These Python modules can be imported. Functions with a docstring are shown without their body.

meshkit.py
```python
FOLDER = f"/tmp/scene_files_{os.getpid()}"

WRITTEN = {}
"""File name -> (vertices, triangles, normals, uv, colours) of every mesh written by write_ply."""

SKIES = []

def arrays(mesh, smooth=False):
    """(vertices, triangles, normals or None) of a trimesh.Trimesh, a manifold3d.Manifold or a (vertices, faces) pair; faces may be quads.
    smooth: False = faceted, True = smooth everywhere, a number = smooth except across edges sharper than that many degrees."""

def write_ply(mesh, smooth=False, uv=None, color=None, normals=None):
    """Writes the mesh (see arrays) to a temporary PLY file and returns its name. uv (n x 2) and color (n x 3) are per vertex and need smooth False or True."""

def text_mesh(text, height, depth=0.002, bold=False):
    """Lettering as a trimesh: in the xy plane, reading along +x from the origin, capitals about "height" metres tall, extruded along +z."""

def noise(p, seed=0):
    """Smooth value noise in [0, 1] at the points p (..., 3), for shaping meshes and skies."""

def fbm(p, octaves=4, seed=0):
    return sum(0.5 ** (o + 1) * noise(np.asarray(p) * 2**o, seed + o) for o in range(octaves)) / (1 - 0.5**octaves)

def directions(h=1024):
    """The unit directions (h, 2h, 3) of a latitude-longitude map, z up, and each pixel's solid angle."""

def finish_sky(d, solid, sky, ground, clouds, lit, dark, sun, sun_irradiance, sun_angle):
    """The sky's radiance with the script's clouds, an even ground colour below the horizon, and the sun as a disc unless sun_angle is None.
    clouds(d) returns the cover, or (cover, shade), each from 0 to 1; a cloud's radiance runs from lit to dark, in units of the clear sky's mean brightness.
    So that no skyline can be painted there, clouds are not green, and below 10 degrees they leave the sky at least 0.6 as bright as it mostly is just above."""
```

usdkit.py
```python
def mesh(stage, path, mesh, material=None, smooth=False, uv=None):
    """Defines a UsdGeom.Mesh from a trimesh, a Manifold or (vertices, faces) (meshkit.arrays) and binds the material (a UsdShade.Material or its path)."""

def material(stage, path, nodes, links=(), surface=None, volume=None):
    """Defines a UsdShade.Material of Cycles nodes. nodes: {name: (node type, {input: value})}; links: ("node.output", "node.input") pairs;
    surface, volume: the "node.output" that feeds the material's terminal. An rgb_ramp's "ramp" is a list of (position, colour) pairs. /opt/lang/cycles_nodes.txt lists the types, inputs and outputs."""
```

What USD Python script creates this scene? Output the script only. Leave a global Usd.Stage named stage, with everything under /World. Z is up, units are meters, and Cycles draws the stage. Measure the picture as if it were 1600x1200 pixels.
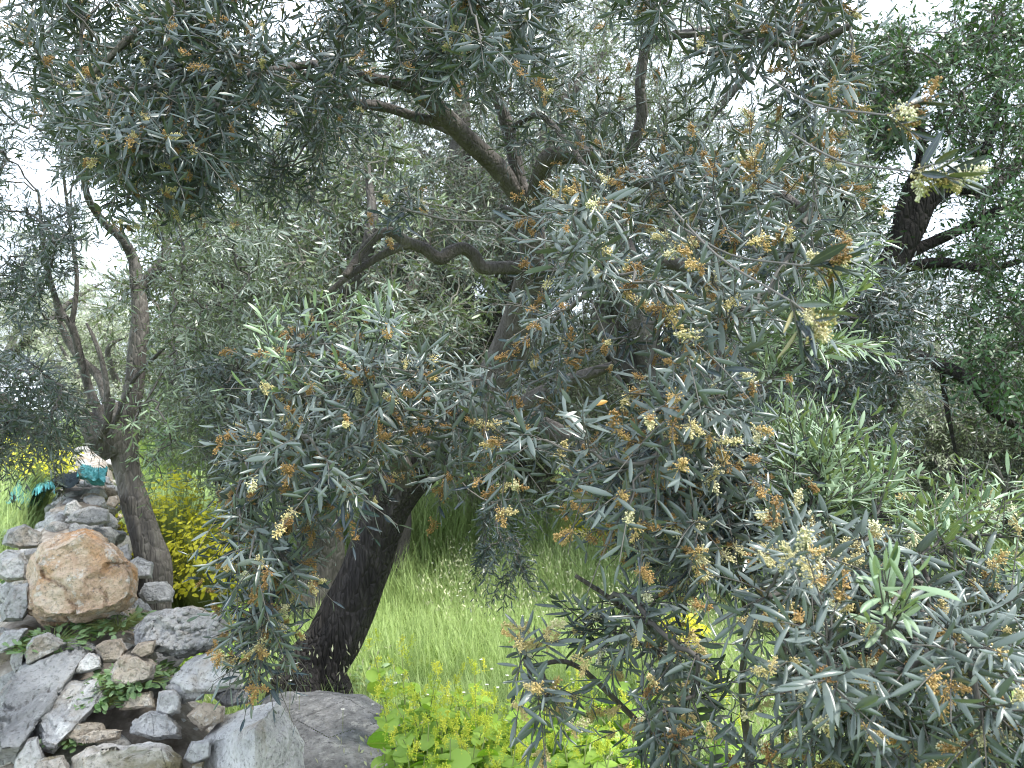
import math, numpy as np, trimesh, usdkit, meshkit
from scipy.spatial import cKDTree
from pxr import Usd, UsdGeom, UsdLux, UsdShade, Gf, Sdf, Vt

# ------------------------------------------------------------------ stage, camera, sky, sun
stage = Usd.Stage.CreateInMemory()
UsdGeom.SetStageUpAxis(stage, 'Z'); UsdGeom.SetStageMetersPerUnit(stage, 1.0)
UsdGeom.Xform.Define(stage, '/World'); UsdGeom.Scope.Define(stage, '/World/Looks')
F = 1202.0; EYE = np.array([0, 0, 1.55]); PITCH = math.atan(60 / F)
cam = UsdGeom.Camera.Define(stage, '/World/camera')
cam.AddTranslateOp().Set(Gf.Vec3d(*EYE)); cam.AddRotateXOp().Set(90 + math.degrees(PITCH))
cam.CreateHorizontalApertureAttr(36.0); cam.CreateVerticalApertureAttr(27.0)
cam.CreateFocalLengthAttr(36.0 * F / 1600); cam.CreateClippingRangeAttr(Gf.Vec2f(0.05, 2000))
cam.CreateFStopAttr(8.0); cam.CreateFocusDistanceAttr(1.9)
cam.CreateExposureAttr(2.58)
SUN_EL, SUN_AZ = math.radians(60), math.radians(120)          # azimuth: atan2(x, y)
SUN = np.array([math.sin(SUN_AZ) * math.cos(SUN_EL), math.cos(SUN_AZ) * math.cos(SUN_EL), math.sin(SUN_EL)])
sun = UsdLux.DistantLight.Define(stage, '/World/sun')
sun.CreateIntensityAttr(0.4); sun.CreateAngleAttr(10.0); sun.CreateNormalizeAttr(True); sun.CreateColorAttr(Gf.Vec3f(1, .96, .88))
sun.AddRotateZOp().Set(-math.degrees(SUN_AZ)); sun.AddRotateXOp().Set(-(90 - math.degrees(SUN_EL)))
dome = UsdLux.DomeLight.Define(stage, '/World/sky')
dome.GetPrim().SetCustomDataByKey('kind', 'structure')
sky_mat = usdkit.material(stage, '/World/Looks/sky', {
    'sky': ('sky_texture', {'sky_type': 'single_scattering', 'sun_disc': False, 'sun_elevation': SUN_EL, 'sun_rotation': SUN_AZ}),
    'tc': ('texture_coordinate', {}), 'map': ('mapping', {'scale': (1.0, 1.0, 2.2)}),
    'n': ('noise_texture', {'scale': 2.6, 'detail': 6.0, 'roughness': .55}),
    'r': ('map_range', {'from_min': .33, 'from_max': .62, 'to_min': .78, 'to_max': 1.0, 'clamp': True}),
    'c': ('mix_color', {'b': (8.5, 9.5, 11.0), 'use_clamp': False}),
    'bg': ('background_shader', {'strength': 0.05})},
    [('tc.generated', 'map.vector'), ('map.vector', 'n.vector'), ('n.fac', 'r.value'), ('r.result', 'c.fac'), ('sky.color', 'c.a'), ('c.result', 'bg.color')], surface='bg.background')
UsdShade.MaterialBindingAPI.Apply(dome.GetPrim()).Bind(sky_mat)

# ------------------------------------------------------------------ helpers
def rs(seed): return np.random.default_rng(seed)
def ray(px, py):
    a, b = (np.asarray(px, float) - 800) / F, (600 - np.asarray(py, float)) / F
    cp, sp = math.cos(PITCH), math.sin(PITCH)
    return np.stack([a + 0 * b, cp - b * sp + 0 * a, sp + b * cp + 0 * a], -1)
def P(px, py, d):                       # the point at distance d (along y) on a line of sight
    r = ray(px, py); return EYE + r * (np.asarray(d, float) / r[..., 1])[..., None]
def nrm(v): return v / (np.linalg.norm(v, axis=-1, keepdims=True) + 1e-12)
used = {}
def numbered(parent, name):
    k = used.get((parent, name), 0); used[(parent, name)] = k + 1
    return f'{parent}/{name}' + (f'_{k:03d}' if k else '')
def tag(p, label=None, cat=None, group=None, kind=None):
    for k, v in (('label', label), ('category', cat), ('group', group), ('kind', kind)):
        if v: p.SetCustomDataByKey(k, v)
    return p
def thing(name, label, cat, loc=(0, 0, 0), group=None, rotz=0, scale=None, root='/World'):
    x = UsdGeom.Xform.Define(stage, numbered(root, name))
    x.AddTranslateOp().Set(Gf.Vec3d(*map(float, loc)))
    if rotz: x.AddRotateZOp().Set(float(rotz))
    if scale: x.AddScaleOp().Set(Gf.Vec3f(*([float(scale)] * 3 if np.isscalar(scale) else scale)))
    p = x.GetPrim(); tag(p, label, cat, group); p.__dict__ if False else None
    ORIGIN[str(p.GetPath())] = np.array(loc, float)
    return p
ORIGIN = {}
def part(parent, name, m, mat, smooth=True, kind=None, label=None, uv=None):
    """mesh m in world coordinates becomes a part of the thing (its vertices are made local to the thing's base)"""
    pp = str(parent.GetPath()) if parent is not None else '/World'
    root = '/'.join(pp.split('/')[:3]); o = ORIGIN.get(root, np.zeros(3))
    v, f = (m.vertices, m.faces) if hasattr(m, 'vertices') else m[:2]
    g = usdkit.mesh(stage, numbered(pp, name), (np.asarray(v) - o, f), MAT[mat] if isinstance(mat, str) else mat, smooth=smooth, uv=uv)
    return tag(g.GetPrim(), label=label, kind=kind)
def copy_of(src, name, label, cat, loc, rotz, scale, group):
    x = thing(name, label, cat, loc, group, rotz, scale)
    x.GetReferences().AddInternalReference(src.GetPath()); x.SetInstanceable(True)
    return x
def join(ms):
    v, f, n = [], [], 0
    for a, b in ms: v.append(a); f.append(b + n); n += len(a)
    return np.vstack(v), np.vstack(f)
def catmull(p, n):
    p = np.asarray(p, float); q = np.vstack([2 * p[0] - p[1], p, 2 * p[-1] - p[-2]])
    t = np.linspace(0, len(p) - 1 - 1e-9, n); i = t.astype(int); t = (t - i)[:, None]
    a, b, c, d = q[i], q[i + 1], q[i + 2], q[i + 3]
    return .5 * (2 * b + (c - a) * t + (2 * a - 5 * b + 4 * c - d) * t**2 + (3 * b - a - 3 * c + d) * t**3)
def tubes(Pts, R, sides=4):
    """m polylines of k points (m,k,3) with radii (m,k) as tubes, tips closed to a fan"""
    m, k, _ = Pts.shape
    t = nrm(np.gradient(Pts, axis=1)); mean = nrm(t.mean(1))
    ref = np.where((np.abs(mean[:, 2:]) < .75), np.array([[0, 0, 1.]]), np.array([[1., 0, 0]]))[:, None, :]
    a = nrm(np.cross(t, ref)); b = np.cross(t, a); ang = np.arange(sides) * 2 * np.pi / sides
    V = Pts[:, :, None] + R[:, :, None, None] * (np.cos(ang)[:, None] * a[:, :, None] + np.sin(ang)[:, None] * b[:, :, None])
    i, j = np.meshgrid(np.arange(k - 1), np.arange(sides), indexing='ij')
    q = np.stack([i * sides + j, i * sides + (j + 1) % sides, (i + 1) * sides + (j + 1) % sides, (i + 1) * sides + j], -1).reshape(-1, 4)
    f = np.vstack([q[:, [0, 1, 2]], q[:, [0, 2, 3]]])
    f = (f[None] + (np.arange(m) * k * sides)[:, None, None]).reshape(-1, 3)
    return V.reshape(-1, 3), f
def limb(pts, rad, n=40, sides=14, rough=.08, seed=0, cap=True, flute=0, fscale=7):
    """one bent limb with bark relief; parallel transported frame"""
    p = catmull(pts, n); r = np.interp(np.linspace(0, 1, n), np.linspace(0, 1, len(rad)), rad)
    t = nrm(np.gradient(p, axis=0)); a = np.zeros_like(p)
    a[0] = nrm(np.cross(t[0], [0.2, 1, .1]))
    for i in range(1, n): a[i] = nrm(a[i - 1] - t[i] * (a[i - 1] @ t[i]))
    b = np.cross(t, a); ang = np.arange(sides) * 2 * np.pi / sides
    dirs = np.cos(ang)[None, :, None] * a[:, None] + np.sin(ang)[None, :, None] * b[:, None]
    s = np.cumsum(np.r_[0, np.linalg.norm(np.diff(p, axis=0), axis=1)])
    q = np.stack(np.broadcast_arrays(np.cos(ang)[None] * 1.6, np.sin(ang)[None] * 1.6, (s / (r.mean() * 4))[:, None]), -1)
    rr = r[:, None] * (1 + rough * 2.4 * (meshkit.fbm(q + seed * 7.3, 3, seed) - .5))
    if flute: rr = rr * (1 + flute * np.cos(ang * fscale + 2 * np.sin(s * 3)[:, None]) * (.4 + meshkit.noise(q * 1.5 + 31, seed)))
    v = (p[:, None] + rr[:, :, None] * dirs).reshape(-1, 3)
    i, j = np.meshgrid(np.arange(n - 1), np.arange(sides), indexing='ij')
    Q = np.stack([i * sides + j, i * sides + (j + 1) % sides, (i + 1) * sides + (j + 1) % sides, (i + 1) * sides + j], -1).reshape(-1, 4)
    f = np.vstack([Q[:, [0, 1, 2]], Q[:, [0, 2, 3]]])
    if cap:
        v = np.vstack([v, p[-1] + t[-1] * r[-1] * .3]); e = (n - 1) * sides; c = np.arange(sides)
        f = np.vstack([f, np.stack([e + c, e + (c + 1) % sides, np.full(sides, len(v) - 1)], 1)])
    return v, f
def inpoly(pts, poly):
    poly = np.asarray(poly, float); x, y = pts[:, 0], pts[:, 1]; c = np.zeros(len(pts), bool)
    for (x0, y0), (x1, y1) in zip(poly, np.roll(poly, -1, 0)):
        c ^= ((y0 > y) != (y1 > y)) & (x < (x1 - x0) * (y - y0) / (y1 - y0 + 1e-9) + x0)
    return c
def scatter(poly, n, g, clump=0., scale=90.):
    """n points in a polygon; clump > 0 thins them out by a noise, so that gaps are left"""
    poly = np.asarray(poly, float); lo, hi = poly.min(0), poly.max(0); out = []; s = int(g.integers(1000))
    while len(out) < n:
        q = lo + (hi - lo) * g.random((400, 2)); q = q[inpoly(q, poly)]
        if clump: q = q[meshkit.noise(np.c_[q / scale, np.full(len(q), s)], s) > clump * g.random(len(q)) + .12 * clump]
        out.extend(q)
    return np.array(out[:n])

# ------------------------------------------------------------------ materials
MAT = {}
def leaf_mat(name, ramp, under, rough=.42, trans=.16, tcol=(.2, .26, .06), rib=(.17, .2, .14), spec=.5):
    MAT[name] = usdkit.material(stage, f'/World/Looks/{name}', {
        'geo': ('geometry', {}), 'oi': ('object_info', {}), 'add': ('math', {'math_type': 'add'}), 'fr': ('math', {'math_type': 'fraction'}),
        'ramp': ('rgb_ramp', {'ramp': ramp}), 'uv': ('texture_coordinate', {}), 'xyz': ('separate_xyz', {}),
        'off': ('math', {'math_type': 'subtract', 'value2': .5}), 'ab': ('math', {'math_type': 'absolute'}),
        'mr': ('map_range', {'from_min': .0, 'from_max': .07, 'to_min': .75, 'to_max': 0., 'clamp': True}),
        'ribmix': ('mix_color', {'b': rib}), 'side': ('mix_color', {'b': under}),
        'n': ('noise_texture', {'scale': 160., 'detail': 2.}), 'nm': ('map_range', {'from_min': .3, 'from_max': .7, 'to_min': .78, 'to_max': 1.18, 'clamp': True}),
        'mul': ('mix_color', {'blend_type': 'multiply', 'fac': 1., 'use_clamp': False}),
        'p': ('principled_bsdf', {'roughness': rough, 'specular_ior_level': spec}), 'tr': ('translucent_bsdf', {'color': tcol}), 'mix': ('mix_closure', {'fac': trans})},
        [('geo.random_per_island', 'add.value1'), ('oi.random', 'add.value2'), ('add.value', 'fr.value1'), ('fr.value', 'ramp.fac'),
         ('uv.UV', 'xyz.vector'), ('xyz.y', 'off.value1'), ('off.value', 'ab.value1'), ('ab.value', 'mr.value'), ('ramp.color', 'ribmix.a'), ('mr.result', 'ribmix.fac'),
         ('geo.position', 'n.vector'), ('n.fac', 'nm.value'), ('ribmix.result', 'mul.a'), ('nm.result', 'mul.b'),
         ('mul.result', 'side.a'), ('geo.backfacing', 'side.fac'), ('side.result', 'p.base_color'), ('p.BSDF', 'mix.closure1'), ('tr.BSDF', 'mix.closure2')], surface='mix.closure')
leaf_mat('olive_leaf', [(0, (.007, .015, .026)), (.3, (.017, .031, .045)), (.6, (.034, .054, .066)), (.8, (.06, .087, .064)), (.92, (.1, .12, .05)), (1, (.17, .15, .05))], (.085, .108, .1), rough=.32, trans=.05, spec=.5, rib=(.1, .125, .1), tcol=(.16, .19, .04))
leaf_mat('young_leaf', [(0, (.035, .08, .048)), (.5, (.08, .14, .075)), (1, (.17, .24, .1))], (.17, .24, .15), rough=.42, trans=.16, tcol=(.3, .4, .1))
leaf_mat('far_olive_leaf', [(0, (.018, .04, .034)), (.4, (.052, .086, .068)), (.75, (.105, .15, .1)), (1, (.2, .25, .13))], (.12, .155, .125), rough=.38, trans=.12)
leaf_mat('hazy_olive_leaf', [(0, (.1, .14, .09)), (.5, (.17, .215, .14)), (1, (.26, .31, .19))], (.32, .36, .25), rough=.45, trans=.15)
leaf_mat('blue_olive_leaf', [(0, (.006, .013, .021)), (.5, (.018, .033, .041)), (1, (.058, .084, .072))], (.05, .068, .068), rough=.34, trans=.04, spec=.36)
leaf_mat('dark_leaf', [(0, (.007, .026, .014)), (.5, (.019, .06, .027)), (.82, (.045, .115, .045)), (1, (.085, .165, .055))], (.045, .09, .038), rough=.34, trans=.1, spec=.35, tcol=(.12, .25, .04))
leaf_mat('yellow_leaf', [(0, (.13, .3, .02)), (.5, (.22, .42, .03)), (.85, (.33, .5, .04)), (1, (.48, .56, .05))], (.26, .4, .07), rough=.5, trans=.3, tcol=(.36, .58, .04), rib=(.36, .42, .1))
leaf_mat('bush_leaf', [(0, (.55, .58, .03)), (.4, (.75, .7, .04)), (1, (.85, .78, .06))], (.75, .72, .06), rough=.55, trans=.5, tcol=(.85, .8, .06))
leaf_mat('herb_leaf', [(0, (.05, .12, .04)), (.6, (.09, .18, .06)), (1, (.2, .27, .13))], (.14, .22, .1), rough=.45, trans=.2, tcol=(.2, .35, .06))
leaf_mat('grass_blade', [(0, (.12, .2, .06)), (.3, (.23, .33, .12)), (.6, (.37, .45, .21)), (.82, (.54, .56, .36)), (1, (.66, .63, .48))], (.31, .42, .15), rough=.55, trans=.42, tcol=(.5, .62, .27))
leaf_mat('orange_leaf', [(0, (.6, .24, .02)), (1, (.55, .3, .03))], (.55, .3, .08), trans=.3, tcol=(.8, .35, .02))
def plain(name, ramp, rough=.6, trans=0):
    MAT[name] = usdkit.material(stage, f'/World/Looks/{name}', {
        'geo': ('geometry', {}), 'oi': ('object_info', {}), 'add': ('math', {'math_type': 'add'}), 'fr': ('math', {'math_type': 'fraction'}),
        'ramp': ('rgb_ramp', {'ramp': ramp}), 'p': ('principled_bsdf', {'roughness': rough}), 'tr': ('translucent_bsdf', {'color': (.5, .45, .2)}), 'mix': ('mix_closure', {'fac': trans})},
        [('geo.random_per_island', 'add.value1'), ('oi.random', 'add.value2'), ('add.value', 'fr.value1'), ('fr.value', 'ramp.fac'), ('ramp.color', 'p.base_color'), ('p.BSDF', 'mix.closure1'), ('tr.BSDF', 'mix.closure2')], surface='mix.closure')
plain('blossom', [(0, (.22, .12, .04)), (.35, (.4, .25, .09)), (.65, (.5, .37, .15)), (.85, (.56, .48, .24)), (1, (.62, .6, .36))], .6, .15)
plain('cream_blossom', [(0, (.5, .42, .18)), (.5, (.6, .56, .33)), (1, (.7, .69, .5))], .6, .15)
plain('white_petal', [(0, (.7, .7, .62)), (1, (.8, .8, .76))], .6, .2)
plain('seed_head', [(0, (.42, .46, .27)), (.6, (.55, .53, .36)), (1, (.66, .62, .5))], .7, .2)
plain('umbel', [(0, (.36, .48, .04)), (.6, (.55, .62, .05)), (1, (.7, .7, .08))], .6, .1)
plain('twig', [(0, (.05, .046, .042)), (.5, (.085, .08, .072)), (1, (.16, .15, .125))], .75)
plain('dark_twig', [(0, (.035, .03, .026)), (1, (.07, .06, .05))], .8)
plain('green_stem', [(0, (.14, .2, .05)), (1, (.24, .28, .09))], .6)
def bark_mat(name, dark, mid, light, scale=14., stretch=.22, strength=.8, dist=.03):
    MAT[name] = usdkit.material(stage, f'/World/Looks/{name}', {
        'geo': ('geometry', {}), 'map': ('mapping', {'scale': (1., 1., stretch)}), 'n': ('noise_texture', {'scale': scale, 'detail': 8., 'roughness': .68, 'distortion': .6}),
        'v': ('voronoi_texture', {'scale': scale * 2.2, 'feature': 'distance_to_edge'}), 'vr': ('map_range', {'from_min': 0., 'from_max': .22, 'clamp': True}),
        'n2': ('noise_texture', {'scale': 3.5, 'detail': 4.}), 'r': ('rgb_ramp', {'ramp': [(.28, dark), (.5, mid), (.72, light)]}),
        'mul': ('math', {'math_type': 'multiply'}), 'mixf': ('mix_float', {'fac': .45}),
        'bump': ('bump', {'strength': strength, 'distance': dist}), 'p': ('principled_bsdf', {'roughness': .85, 'specular_ior_level': .25})},
        [('geo.position', 'map.vector'), ('map.vector', 'n.vector'), ('map.vector', 'v.vector'), ('geo.position', 'n2.vector'), ('v.distance', 'vr.value'),
         ('n.fac', 'mul.value1'), ('vr.result', 'mul.value2'), ('n.fac', 'mixf.a'), ('n2.fac', 'mixf.b'), ('mixf.result', 'r.fac'), ('r.color', 'p.base_color'), ('mul.value', 'bump.height'), ('bump.normal', 'p.normal')], surface='p.BSDF')
bark_mat('old_bark', (.013, .012, .012), (.04, .036, .034), (.12, .108, .097), 18., .2, 1., .04)
bark_mat('grey_bark', (.03, .028, .026), (.08, .074, .068), (.2, .19, .172), 16., .3, .7, .02)
bark_mat('limb_bark', (.03, .027, .025), (.08, .072, .066), (.17, .157, .14), 26., .4, .6, .012)
bark_mat('black_bark', (.008, .008, .008), (.018, .016, .015), (.04, .036, .033), 12., .3, .9, .04)
def stone_mat(name, cols, stain, sc=5., stain_lo=.55, bump=.75, fine=60.):
    MAT[name] = usdkit.material(stage, f'/World/Looks/{name}', {
        'geo': ('geometry', {}), 'oi': ('object_info', {}), 'off': ('vector_math', {'vector_math_type': 'multiply_add'}) if False else ('mapping', {}),
        'comb': ('combine_xyz', {}), 'm10': ('math', {'math_type': 'multiply', 'value2': 17.}),
        'n1': ('noise_texture', {'scale': sc, 'detail': 9., 'roughness': .68, 'distortion': .4}), 'r': ('rgb_ramp', {'ramp': cols}),
        'n2': ('noise_texture', {'scale': sc * .7, 'detail': 5., 'roughness': .6}), 'sr': ('map_range', {'from_min': stain_lo, 'from_max': stain_lo + .14, 'to_max': .85, 'clamp': True}),
        'st': ('mix_color', {'b': stain}), 'n3': ('noise_texture', {'scale': fine, 'detail': 8., 'roughness': .75}),
        'sp': ('map_range', {'from_min': .52, 'from_max': .66, 'to_max': .75, 'clamp': True}), 'spm': ('mix_color', {'b': (.06, .06, .058)}),
        'n4': ('noise_texture', {'scale': sc * 2.6, 'detail': 7., 'roughness': .7}), 'li': ('map_range', {'from_min': .56, 'from_max': .62, 'to_max': .6, 'clamp': True}), 'lim': ('mix_color', {'b': (.62, .62, .6)}),
        'v': ('voronoi_texture', {'scale': 22., 'feature': 'f1', 'detail': 2.}), 'hmix': ('mix_float', {'fac': .6}), 'hm2': ('mix_float', {'fac': .35}),
        'bump': ('bump', {'strength': 1., 'distance': .07 * bump}),
        'val': ('map_range', {'from_min': 0., 'from_max': 1., 'to_min': .72, 'to_max': 1.18}), 'vm': ('mix_color', {'blend_type': 'multiply', 'fac': 1., 'use_clamp': False}),
        'p': ('principled_bsdf', {'roughness': .86, 'specular_ior_level': .3})},
        [('oi.random', 'm10.value1'), ('m10.value', 'comb.x'), ('m10.value', 'comb.y'), ('geo.position', 'off.vector'), ('comb.vector', 'off.location'),
         ('off.vector', 'n1.vector'), ('off.vector', 'n2.vector'), ('off.vector', 'n3.vector'), ('off.vector', 'v.vector'),
         ('n1.fac', 'r.fac'), ('r.color', 'st.a'), ('n2.fac', 'sr.value'), ('sr.result', 'st.fac'), ('off.vector', 'n4.vector'), ('n4.fac', 'li.value'), ('st.result', 'lim.a'), ('li.result', 'lim.fac'), ('lim.result', 'spm.a'), ('n3.fac', 'sp.value'), ('sp.result', 'spm.fac'),
         ('oi.random', 'val.value'), ('spm.result', 'vm.a'), ('val.result', 'vm.b'), ('vm.result', 'p.base_color'),
         ('n1.fac', 'hmix.a'), ('n3.fac', 'hmix.b'), ('hmix.result', 'hm2.a'), ('v.distance', 'hm2.b'), ('hm2.result', 'bump.height'), ('bump.normal', 'p.normal')], surface='p.BSDF')
stone_mat('grey_stone', [(.3, (.23, .23, .232)), (.45, (.4, .4, .4)), (.58, (.5, .5, .495)), (.72, (.64, .635, .62))], (.33, .28, .21))
stone_mat('pale_stone', [(.3, (.26, .26, .26)), (.5, (.46, .455, .45)), (.7, (.64, .63, .61))], (.4, .33, .24))
stone_mat('chalk_stone', [(.3, (.34, .34, .35)), (.5, (.6, .6, .6)), (.7, (.76, .76, .75))], (.36, .3, .22), stain_lo=.58)
stone_mat('beige_stone', [(.3, (.28, .23, .18)), (.5, (.46, .39, .31)), (.7, (.62, .56, .48))], (.2, .19, .18))
stone_mat('tan_boulder', [(.3, (.27, .175, .115)), (.44, (.45, .32, .225)), (.56, (.56, .435, .325)), (.7, (.67, .58, .49))], (.54, .3, .14), sc=6., stain_lo=.52, bump=1., fine=75.)
stone_mat('moss_stone', [(.3, (.36, .33, .3)), (.5, (.5, .47, .44)), (.7, (.65, .63, .6))], (.16, .13, .05), stain_lo=.47)
stone_mat('flat_rock', [(.3, (.18, .18, .185)), (.5, (.33, .33, .33)), (.7, (.5, .5, .5))], (.12, .12, .12), sc=7., bump=1., fine=45.)
def ground_mat(name, ramp, sc):
    MAT[name] = usdkit.material(stage, f'/World/Looks/{name}', {
        'geo': ('geometry', {}), 'n': ('noise_texture', {'scale': sc, 'detail': 8., 'roughness': .65}), 'r': ('rgb_ramp', {'ramp': ramp}),
        'b': ('bump', {'strength': .6, 'distance': .05}), 'p': ('principled_bsdf', {'roughness': .95, 'specular_ior_level': .1})},
        [('geo.position', 'n.vector'), ('n.fac', 'r.fac'), ('r.color', 'p.base_color'), ('n.fac', 'b.height'), ('b.normal', 'p.normal')], surface='p.BSDF')
ground_mat('meadow', [(.3, (.06, .09, .02)), (.5, (.1, .16, .035)), (.7, (.17, .22, .06))], 3.)
ground_mat('rubble', [(.3, (.12, .1, .08)), (.5, (.24, .21, .18)), (.7, (.42, .39, .35))], 14.)
ground_mat('tarp', [(.3, (.03, .14, .15)), (.5, (.07, .25, .26)), (.62, (.14, .35, .35)), (.75, (.4, .52, .52))], 12.)
ground_mat('tarp_black', [(.3, (.01, .014, .018)), (.6, (.02, .03, .035)), (.8, (.05, .06, .07))], 12.)
ground_mat('pole_paint', [(.3, (.62, .64, .66)), (.7, (.74, .75, .76))], 4.)

# ------------------------------------------------------------------ terrain
def crest(y): return np.interp(y, [1.6, 2.2, 2.8, 3.3, 4.2, 5.2, 8, 12], [.05, .12, .3, .62, .8, .88, 1.02, 1.2])
def xc(y): return np.interp(y, [1.5, 2.5, 2.9, 3.4, 5.2, 12.5], [-.75, -1.25, -1.55, -1.95, -2.93, -6.75])
def halfw(y): return np.interp(y, [2, 2.8, 3.4, 4.2, 6, 12], [.55, .8, .62, .5, .4, .38])
def smooth01(t): t = np.clip(t, 0, 1); return t * t * (3 - 2 * t)
def ground_z(x, y):
    x, y = np.asarray(x, float), np.asarray(y, float)
    z = .10 * (meshkit.noise(np.stack([x * .35, y * .35, 0 * x], -1), 3) - .5) + .04 * (meshkit.noise(np.stack([x * 1.3, y * 1.3, 0 * x], -1), 4) - .5)
    z = z + smooth01((y - 7) / 5) * .25
    left = smooth01((xc(np.clip(y, 1.5, 12.5)) - .25 - x) / .5) * smooth01((y - 2.6) / 2.)
    z = z + left * (crest(np.clip(y, 1.6, 12)) - .22)
    far = np.clip(y - 16, 0, None)
    return z - .05 * far * smooth01((x + 6) / 10) - .018 * far
def mound_z(x, y):
    s = np.abs(x - xc(y)) / halfw(y)
    prof = 1 - smooth01((s - .35) / .95)
    n = meshkit.fbm(np.stack([x * 3, y * 3, 0 * x], -1), 3, 9) - .5
    return np.maximum(ground_z(x, y) - .05, crest(y) * prof + .1 * n * prof + ground_z(x, y) * (1 - prof) * .0)
def hit(px, py, f=None):
    """where a line of sight meets the rubble or the ground"""
    r = ray(px, py); d = np.arange(1.8, 60, .01); p = EYE + r * (d / r[1])[:, None]
    z = np.maximum(ground_z(p[:, 0], p[:, 1]), np.where(p[:, 1] < 13, mound_z(p[:, 0], np.minimum(p[:, 1], 12.9)), -9)) if f is None else f(p[:, 0], p[:, 1])
    k = np.argmax(p[:, 2] <= z); return p[k] if p[k, 2] <= z[k] else p[-1]
def sheet(xs, ys, zf):
    X, Y = np.meshgrid(xs, ys); V = np.stack([X, Y, zf(X, Y)], -1).reshape(-1, 3); w = len(xs)
    i, j = np.meshgrid(np.arange(len(ys) - 1), np.arange(w - 1), indexing='ij'); a = i * w + j
    q = np.stack([a, a + 1, a + w + 1, a + w], -1).reshape(-1, 4)
    return V, np.vstack([q[:, [0, 1, 2]], q[:, [0, 2, 3]]])
gx = np.unique(np.r_[np.linspace(-12, 12, 161), np.linspace(-70, -12, 30), np.linspace(12, 70, 30), [-900, -400, -150, 150, 400, 900]])
gy = np.unique(np.r_[np.linspace(-6, 14, 134), np.linspace(14, 70, 40), [-900, -300, -60, -20, 110, 200, 400, 900]])
g = part(None, 'meadow_ground', sheet(gx, gy, lambda x, y: ground_z(x, np.minimum(y, 120)) ), 'meadow')
tag(g, 'green meadow ground under the olive trees', None, None, 'structure')

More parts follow.
